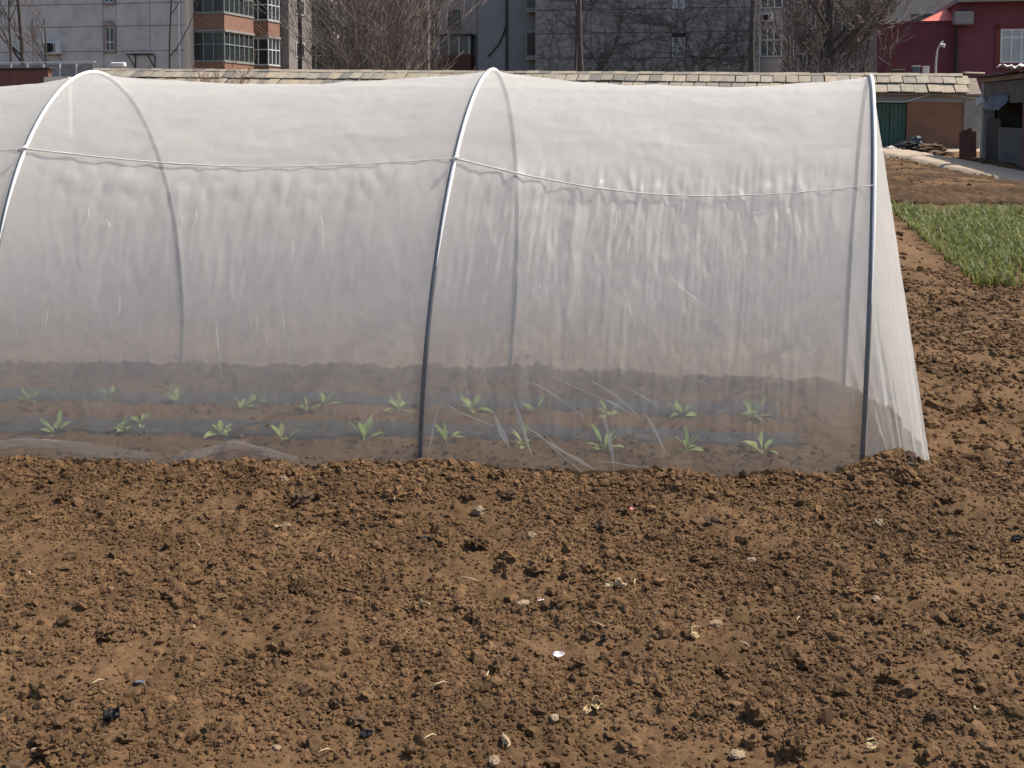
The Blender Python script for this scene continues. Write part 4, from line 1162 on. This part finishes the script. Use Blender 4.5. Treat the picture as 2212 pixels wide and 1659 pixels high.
# rubbish by the garages
def lump(name, px, py, D, sx, sy, sz, m, lab, cat, seed):
    p = at(px, py, D); g = max(hz(p.x, p.y), .05)
    o = obj(name, rock(name, seed, 3, .5, .9, M[m])); o.scale = (sx, sy, sz); o.location = (p.x, p.y, p.z); tag(o, lab, cat); return o
lump('rubbish_sack', 1958, 316, 43, .42, .4, .22, 'blackpl', 'black rubbish sack slumped against the ochre garage wall', 'sack', 401)
lump('rubbish_sack', 1978, 309, 43.2, .35, .4, .25, 'tarp', 'grey-blue sack on top of the rubbish by the garage wall', 'sack', 402)
lump('soil_heap', 2010, 322, 42.2, .5, .4, .2, 'darkclod', 'dark heap of earth and debris below the leaning boards', 'heap', 403)
lump('soil_heap', 2032, 333, 39.5, .35, .35, .15, 'darkclod', 'low dark heap of debris at the foot of the shed post', 'heap', 404)
lump('plastic_bag', 1853 + 0, 0, 40, .01, .01, .01, 'acw', 'x', 'x', 405) if False else None
lump('plastic_bag', 1928, 321, 43.0, .26, .2, .11, 'cream', 'pale yellow-white bag lying before the green garage door', 'bag', 406)
for k, (px, py, s_) in enumerate(((1903, 347, .10), (1914, 345, .13), (1930, 350, .12), (1938, 356, .10), (1850, 346, .0))):
    if s_: lump('white_rubble', px, py, 36.5, s_, s_ * .8, s_, 'acw', ['leftmost', 'second', 'third', 'rightmost'][k] + ' pale rubble lump at the field edge below the green door', 'rubble', 410 + k)

# ------------------------------------------------------------------ bare trees
def bare_tree(loc, h, r0, seed, label, lean=(0, 0), first=.35, density=1.0, spread=.7, depth=4, group='bare trees behind the garages', twigm='twig', barkm='bark', rmin=.009, name='bare_tree'):
    r_ = random.Random(seed); tr = MB(); cr = MB(); lm = MB()
    e = empty(name, loc); tag(e, label, 'tree', group)
    def grow(p, d, ln, r, lev):
        n = max(3, int(4 + ln)); pts_ = [p.copy()]; rad = [r]
        q = p.copy(); dd = d.copy()
        for k in range(n):
            g_ = .03 if lev == 0 else .12
            dd = (dd + Vector((r_.gauss(0, g_), r_.gauss(0, g_), .03 if lev == 0 else r_.gauss(.04, .06)))).normalized()
            q = q + dd * (ln / n); pts_.append(q.copy()); rad.append(max(rmin, r * (1 - (.55 if lev == 0 else .8) * (k + 1) / n)))
        (tr if lev == 0 else (lm if lev == 1 else cr)).tube(pts_, rad, 8 if lev == 0 else (5 if lev == 1 else 3), False)
        if lev >= depth: return
        nb = int(r_.uniform(.8, 1.2) * density * (9 if lev == 0 else (7 if lev == 1 else 5)))
        for b in range(nb):
            t = r_.uniform(first if lev == 0 else .2, 1.0); i = min(int(t * n), n - 1); f = t * n - i
            bp = pts_[i].lerp(pts_[i + 1], f); br = rad[i] * (1 - f) + rad[i + 1] * f
            ax = Vector((r_.gauss(0, 1), r_.gauss(0, 1), r_.gauss(0, .4))).normalized()
            side_ = (ax - dd * ax.dot(dd)).normalized()
            bd_ = (dd * (1 - spread * .5) + side_ * spread + Vector((0, 0, .25))).normalized()
            grow(bp, bd_, ln * r_.uniform(.32, .58) * (1.15 - .4 * t), max(rmin, br * r_.uniform(.4, .62)), lev + 1)
    grow(Vector((0, 0, -.3)), Vector((lean[0], lean[1], 1)).normalized(), h, r0, 0)
    tr.build('trunk', M[barkm], e, True); lm.build('limbs', M[barkm], e, True); cr.build('crown', M[twigm], e)
    return e
def shrub(loc, h, seed, label, stems=12, group='bare shrubs of the thicket', twigm='twig', spread=.35, depth=2, dens=8, r0=.03, rmin=.008):
    r_ = random.Random(seed); tr = MB(); cr = MB()
    e = empty('bare_shrub', loc); tag(e, label, 'shrub', group)
    def grow(p, d, ln, r, lev):
        n = 5; pts_ = [p.copy()]; q = p.copy(); dd = d.copy(); rad = [r]
        for k in range(n):
            dd = (dd + Vector((r_.gauss(0, .13), r_.gauss(0, .13), .04))).normalized(); q = q + dd * (ln / n); pts_.append(q.copy()); rad.append(max(rmin, r * (1 - .8 * (k + 1) / n)))
        (tr if lev == 0 else cr).tube(pts_, rad, 4 if lev == 0 else 3, False)
        if lev >= depth: return
        for b in range(int(dens * r_.uniform(.7, 1.3))):
            t = r_.uniform(.15, 1); i = min(int(t * n), n - 1)
            bp = pts_[i].lerp(pts_[i + 1], t * n - i)
            bd_ = (dd + Vector((r_.gauss(0, .5), r_.gauss(0, .5), r_.gauss(.1, .3)))).normalized()
            grow(bp, bd_, ln * r_.uniform(.25, .5), max(rmin, r * .5), lev + 1)
    for s_ in range(stems):
        a_ = r_.uniform(0, 6.28); rr_ = r_.uniform(0, .5)
        grow(Vector((math.cos(a_) * rr_, math.sin(a_) * rr_, -.2)), Vector((math.cos(a_) * spread * r_.random(), math.sin(a_) * spread * r_.random(), 1)).normalized(), h * r_.uniform(.75, 1.1), r0, 0)
    tr.build('stems', M['bark'] if twigm == 'twig' else M[twigm], e); cr.build('crown', M[twigm], e)
    return e
def base(px, D, z=.35):
    p = at(px, 243, D); return Vector((p.x, p.y, z))
bare_tree(base(22, 61), 10, .09, 1, 'thin bare tree against the grey wall, leftmost in view', (.02, 0), .35, .7, .5, 3)
bare_tree(base(43, 62), 11, .14, 2, 'thicker bare tree just left of the wall-mounted air conditioner', (.0, 0), .3, .9, .6, 3)
bare_tree(base(108, 64), 6.5, .08, 3, 'small bare tree leaning beside the wall-mounted air conditioner', (-.08, 0), .45, .8, .6, 3)
bare_tree(base(368, 65), 11, .08, 4, 'bare tree at the right corner of the grey panel wall', (-.03, 0), .35, 1.1, .8, 3)
bare_tree(base(652, 58), 11, .13, 5, 'slim bare tree in front of the stair tower', (.0, 0), .4, .8, .5, 3)
bare_tree(base(716, 60), 10, .10, 6, 'slim bare tree at the left edge of the thicket', (.02, 0), .3, 1.0, .5, 3)
bare_tree(base(760, 61), 10, .09, 7, 'bare tree inside the left half of the thicket', (-.02, 0), .25, 1.1, .5, 3)
bare_tree(base(836, 62), 10, .09, 8, 'bare tree inside the right half of the thicket', (.03, 0), .25, 1.1, .5, 3)
for k in range(11):
    px = 742 + 13.5 * k
    shrub(base(px, 56 + (k * 37 % 7)), 7.2 + (k % 3) * .7, 50 + k, 'dense bare shrub in the thicket, %s from the left' % (['first'] + ordn[1:])[k], 11, r0=.028, dens=8, spread=.24)
bare_tree(base(1240, 62), 11, .09, 9, 'thinner of two dark trunks before the creeper wall', (.0, 0), .55, .5, .4, 2)
bare_tree(base(1258, 61), 12, .17, 10, 'thicker of two dark trunks before the creeper wall', (.01, 0), .5, .6, .4, 2)
bare_tree(base(1628, 62), 12, .2, 11, 'straight dark trunk at the right edge of the creeper wall', (.005, 0), .6, .5, .4, 2)
bare_tree(base(1707, 64), 10, .10, 12, 'slim dark trunk right of the pink balcony', (.03, 0), .4, .9, .5, 3)
bare_tree(base(1795, 55), 9.5, .30, 13, 'large bare tree with forked trunk left of the crimson building', (.0, 0), .28, 1.5, .75, 4, rmin=.012)
bare_tree(base(1752, 60), 9, .10, 14, 'small bare tree just left of the large forked tree', (.0, 0), .25, 1.1, .6, 3)
bare_tree(base(1848, 57), 7.5, .09, 15, 'small bare tree between the large forked tree and the chimney', (.05, 0), .2, 1.2, .6, 3)
for k, px in enumerate((1735, 1775, 1830)):
    shrub(base(px, 53), 3.6, 80 + k, 'low bare shrub behind the garage ridge, %s of three below the forked tree' % ('leftmost', 'middle', 'rightmost')[k], 9, group='bare shrubs under the forked tree')
shrub(base(482, 43.6, .3), 2.75, 90, 'reddish bare shrub standing before the garage roof', 14, 'red shrub', 'redtwig', .45, 2, 7, .02, .006)
# ------------------------------------------------------------------ stones and litter on the soil
def place(o, px, py, sink=0.0, rz=None, lift=0.0):
    p = on_ground(px, py); o.location = (p.x, p.y, p.z - sink + lift)
    if rz is not None: o.rotation_euler = (o.rotation_euler[0], o.rotation_euler[1], rz)
    return o
def scl_at(py): return F / gnd(1106, py).y      # picture units per metre there
def stone(name, px, py, w, m, lab, cat='stone', seed=0, group=None, hgt=.8):
    o = obj(name, rock(name, 500 + seed, 3, .3 if m in ('stone', 'paper') else .7, .85, M[m], True)); s_ = w / scl_at(py) / 2 * .82
    o.scale = (s_, s_ * .85, s_ * hgt); place(o, px, py, -s_ * .25, seed * 1.3)
    tag(o, lab, cat, group); return o
SB = 'single stones and lumps on the foreground soil'
stone('stone', 1034, 1110, 46, 'stone', 'pale pointed triangular stone below the middle hoop', 'stone', 1, SB, 1.1)
stone('stone', 1147, 1160, 32, 'stone', 'rounded pale tan stone right of the pointed triangular stone', 'stone', 2, SB)
stone('stone', 1130, 1306, 34, 'stone', 'flat pale stone in the middle of the foreground soil', 'stone', 3, SB, .5)
stone('stone', 1546, 1350, 44, 'stone', 'flat tan stone right of centre in the foreground', 'stone', 4, SB, .5)
stone('stone', 1593, 1634, 46, 'stone', 'flat pale stone near the bottom edge, right of centre', 'stone', 5, SB, .5)
stone('stone', 1893, 1296, 28, 'stone', 'small pale square stone below the right end of the tunnel', 'stone', 6, SB, .6)
stone('stone', 1068, 1650, 42, 'stone', 'pale square stone at the bottom edge near the centre', 'stone', 7, SB, .8)
stone('stone', 1200, 1556, 34, 'stone', 'pale stone left of the dried leaf near the bottom', 'stone', 8, SB, .8)
stone('stone', 598, 1618, 32, 'stone', 'flat pale stone near the bottom edge, left of centre', 'stone', 9, SB, .5)
stone('stone', 418, 1357, 18, 'stone', 'small pale pebble left of centre in the foreground', 'stone', 10, SB, .8)
stone('stone', 75, 1625, 30, 'stone', 'tan stone in the bottom left corner', 'stone', 11, SB, .8)
stone('stone', 1622, 1212, 26, 'stone', 'small tan stone below the right-hand bay of the tunnel', 'stone', 12, SB, .7)
stone('stone', 1895, 1130, 40, 'stone', 'upright tan stone below the right hoop', 'stone', 13, SB, 1.0)
stone('stone', 615, 1040, 30, 'stone', 'tan stone on the soil bank left of the middle hoop', 'stone', 14, SB, .9)
for k, (px, py, w, lab) in enumerate(((655, 1078, 60, 'large dark clod below the soil bank, left of the middle hoop'), (1012, 1055, 46, 'dark rounded clod on the soil bank right of the middle hoop'), (1096, 1062, 40, 'dark clod beside the rounded clod on the soil bank'),
        (1255, 1446, 56, 'dark brown clod right of the white-pink scrap'), (1210, 1355, 50, 'dark clod above the white-pink scrap'), (555, 1022, 50, 'broad clod on the crest of the soil bank at left'), (1540, 1130, 40, 'brown clod below the soil bank of the right-hand bay'),
        (1405, 1165, 46, 'dark clod in the middle distance right of centre'), (770, 1560, 44, 'dark upright clod near the bottom left of centre'), (1390, 1640, 44, 'dark round clod at the bottom edge right of centre'), (2240 * .9, 1550, 46, 'dark clod near the bottom right corner'),
        (1225, 1245, 44, 'brown clod in the middle of the foreground soil'), (25, 1660, 60, 'large tan clod cut by the bottom left corner'), (135, 1083, 44, 'dark clod below the soil bank at far left'), (1300, 1140, 44, 'brown clod left of the middle-distance dark clod'), (2085, 1405, 46, 'dark clod low on the right side of the soil'), (1960, 1016, 60, 'big clod on the mound at the tunnel corner'), (2050, 1085, 40, 'dark clod right of the mound at the tunnel corner'))):
    stone('soil_clod', px, py, w, 'clod' if k % 2 else 'darkclod', lab, 'clod', 30 + k, SB, .85)
def scrap(name, px, py, w, l, m, lab, cat, seed, rz=0.0, curl=.35, lift=.004, tilt=0.0):
    r_ = random.Random(seed); s_ = (.5 if m in ('blackpl', 'greypl') else .72) / scl_at(py)
    n = 14; U_, V_ = np.meshgrid(np.linspace(-.5, .5, n), np.linspace(-.5, .5, n), indexing='ij')
    taper = 1 - .75 * np.abs(U_ * 2) ** 2.2 + .15 * pn(U_ * 6, V_ * 0 + seed, seed % 50)
    X_ = U_ * w * s_; Y_ = V_ * l * s_ * np.clip(taper, .12, 1)
    Z_ = curl * s_ * min(w, l) * (1.4 * V_ ** 2 * 2 + .7 * pn(U_ * 2.6 + seed, V_ * 2.6, (seed + 3) % 50) + .3 * pn(U_ * 7, V_ * 7, (seed + 9) % 50))
    o = obj(name, grid_mesh(name, np.stack([X_, Y_, Z_ - Z_.min()], -1), M[m]))
    o.modifiers.new('t', 'SOLIDIFY').thickness = .0012
    o.rotation_euler = (tilt, 0, rz); place(o, px, py, 0, None, lift * (.2 if m == 'blackpl' else .7)); tag(o, lab, cat); return o
scrap('paper_scrap', 1206, 1424, 36, 22, 'paper', 'white scrap with a pink edge lying on the foreground soil', 'scrap', 1, .2, .4, .012, .5)
scrap('dried_leaf', 1283, 1532, 34, 40, 'dryleaf', 'pale dried leaf standing on edge near the bottom', 'dried leaf', 2, .3, .7, .012, .9)
scrap('dried_leaf', 1262, 1552, 30, 26, 'dryleaf', 'curled dried leaf bits beside the pale standing leaf', 'dried leaf', 3, 1.2, .8, .006, .4)
scrap('dried_leaf', 1492, 1378, 30, 40, 'dryleaf', 'crumpled grey-tan dried leaf right of centre', 'dried leaf', 4, .9, .8, .01, .7)
scrap('dried_leaf', 1338, 1270, 40, 24, 'dryleaf', 'pale yellow husk right of the small curled husk', 'dried leaf', 5, 2.4, .7, .01, .4)
scrap('dried_leaf', 1312, 1276, 30, 14, 'straw', 'small bright curled husk in the middle of the soil', 'dried leaf', 6, .5, .8, .01, .5)
scrap('dried_leaf', 1085, 1610, 60, 26, 'dryleaf', 'long brown dried leaf standing near the bottom centre', 'dried leaf', 7, 1.9, .6, .012, .8)
scrap('dried_leaf', 1880, 1622, 44, 20, 'dryleaf', 'dried leaf at the bottom right', 'dried leaf', 8, .4, .7, .008, .4)
scrap('dried_leaf', 915, 1315, 40, 14, 'straw', 'pale curled leaf strip left of the flat pale stone', 'dried leaf', 9, 2.6, .8, .008, .4)
scrap('dried_leaf', 610, 1146, 50, 14, 'straw', 'pale straw-like husk below the large dark clod', 'dried leaf', 10, .2, .8, .008, .3)
scrap('dried_leaf', 2105, 1540, 20, 12, 'straw', 'small yellow leaf bit at the lower right', 'dried leaf', 11, 1.9, .7, .008, .5)
scrap('plastic_scrap', 915, 1169, 62, 26, 'blackpl', 'black plastic scrap half buried below the middle hoop', 'plastic scrap', 12, .1, .5, .004)
scrap('plastic_scrap', 240, 1558, 70, 60, 'blackpl', 'crumpled black plastic film at the lower left', 'plastic scrap', 13, .5, .7, .006, .3)
scrap('plastic_scrap', 1299, 1388, 34, 34, 'blackpl', 'small black plastic scrap right of the white-pink scrap', 'plastic scrap', 14, .9, .7, .008, .5)
scrap('plastic_scrap', 2196, 1170, 60, 30, 'blackpl', 'black plastic lump at the right edge of the picture', 'plastic scrap', 15, .2, .7, .006, .3)
scrap('plastic_scrap', 2015, 785, 34, 22, 'blackpl', 'black scrap on the soil right of the net end', 'plastic scrap', 16, .8, .8, .012, .3)
scrap('plastic_scrap', 2180, 1035 - 30, 40, 18, 'blackpl', 'dark scrap on the soil at the right edge, level with the mound', 'plastic scrap', 17, .4, .7, .006, .2)
scrap('plastic_scrap', 300, 1481, 50, 18, 'greypl', 'grey-blue plastic strip left of centre near the bottom', 'plastic scrap', 18, .1, .5, .005)
scrap('plastic_scrap', 790, 1592, 60, 30, 'blackpl', 'dark plastic film half buried near the bottom left of centre', 'plastic scrap', 19, .4, .7, .005, .3)
scrap('plastic_scrap', 1168, 1402 - 100, 22, 10, 'paper', 'tiny white flake above the flat pale stone', 'plastic scrap', 20, .4, .5, .006)
scrap('plastic_scrap', 1363, 1100, 14, 12, 'pink', 'tiny pink flake on the soil below the right-hand bay', 'plastic scrap', 21, .4, .5, .01, .6)
def straw(px, py, l, rz, lab, seed, r=.0017):
    s_ = l / scl_at(py); b = random.Random(seed).uniform(-.09, .09)
    o = MB().tube([(-s_/2, 0, .004), (-s_*.2, s_ * b, .010), (s_*.2, s_ * b * .6, .011), (s_/2, 0, .004)], [r, r * 1.3, r, r * .5], 6).build('straw', M['straw'], None, True)
    place(o, px, py, 0, rz, .006); tag(o, lab, 'straw', 'loose straws on the soil'); return o
for k, (px, py, l, rz, lab) in enumerate(((497, 1114, 24, .1, 'short pale straw below the soil bank left of centre'), (210, 1481, 34, .8, 'thick pale straw left of the grey-blue plastic strip'), (928, 1602, 40, .7, 'pale straw near the bottom, left of the standing brown leaf'),
        (950, 1487, 40, .5, 'thin straw in the lower middle of the soil'), (1052, 1466, 30, 1.3, 'thin upright straw in the lower centre'), (427, 1185, 20, 2.5, 'small pale straw in the left middle soil'), (1010, 1258, 50, 2.8, 'pale straw in the middle soil left of the husks'),
        (1372, 1265, 34, 1.4, 'thin straw right of the yellow husk'), (1605, 1640 - 240, 34, 2.4, 'thin straw right of the flat tan stone'), (1285, 1355, 44, 2.5, 'curved straw above the small black plastic scrap'), (2152, 662, 90, .1, 'long pale straw on the soil just below the green crop'),
        (2100, 720, 70, .4, 'pale straw on the soil right of the net end'), (2170, 690, 60, 2.9, 'pale straw at the right edge below the crop'), (1880, 1290 + 320, 30, .3, 'short straw at the bottom right'), (850, 1060, 26, 1.8, 'tiny straw on the soil bank near the middle hoop'), (700, 1640, 36, .5, 'thin straw at the bottom edge left of centre'), (60, 1245, 24, 2.4, 'tiny straw at the left edge of the soil'), (1725, 1345, 26, 1.0, 'tiny straw in the right foreground'))):
    straw(px, py, l, rz, lab, 600 + k)
# larger clods that nothing tells apart
rc = random.Random(77); CL = [rock('soil_clod', 700 + k, 3, .75, .85) for k in range(6)]
n_ = 0
while n_ < 70:
    y_ = rc.uniform(2.75, 5.0); x_ = rc.uniform(-.42, .42) * y_
    if y_ > near_y(x_) - .06: continue
    s_ = rc.uniform(.016, .034) * (.8 + .5 * rc.random())
    o = obj('soil_clod', CL[rc.randrange(6)]); o.scale = (s_, s_ * rc.uniform(.7, 1), s_ * rc.uniform(.6, .9)); o.rotation_euler = (rc.gauss(0, .3), rc.gauss(0, .3), rc.uniform(0, 6.3))
    o.location = (x_, y_, hz(x_, y_) + s_ * .22)
    tag(o, 'egg-sized lump of dry brown soil among the crumbs of the foreground', 'clod', 'egg-sized foreground clods'); n_ += 1
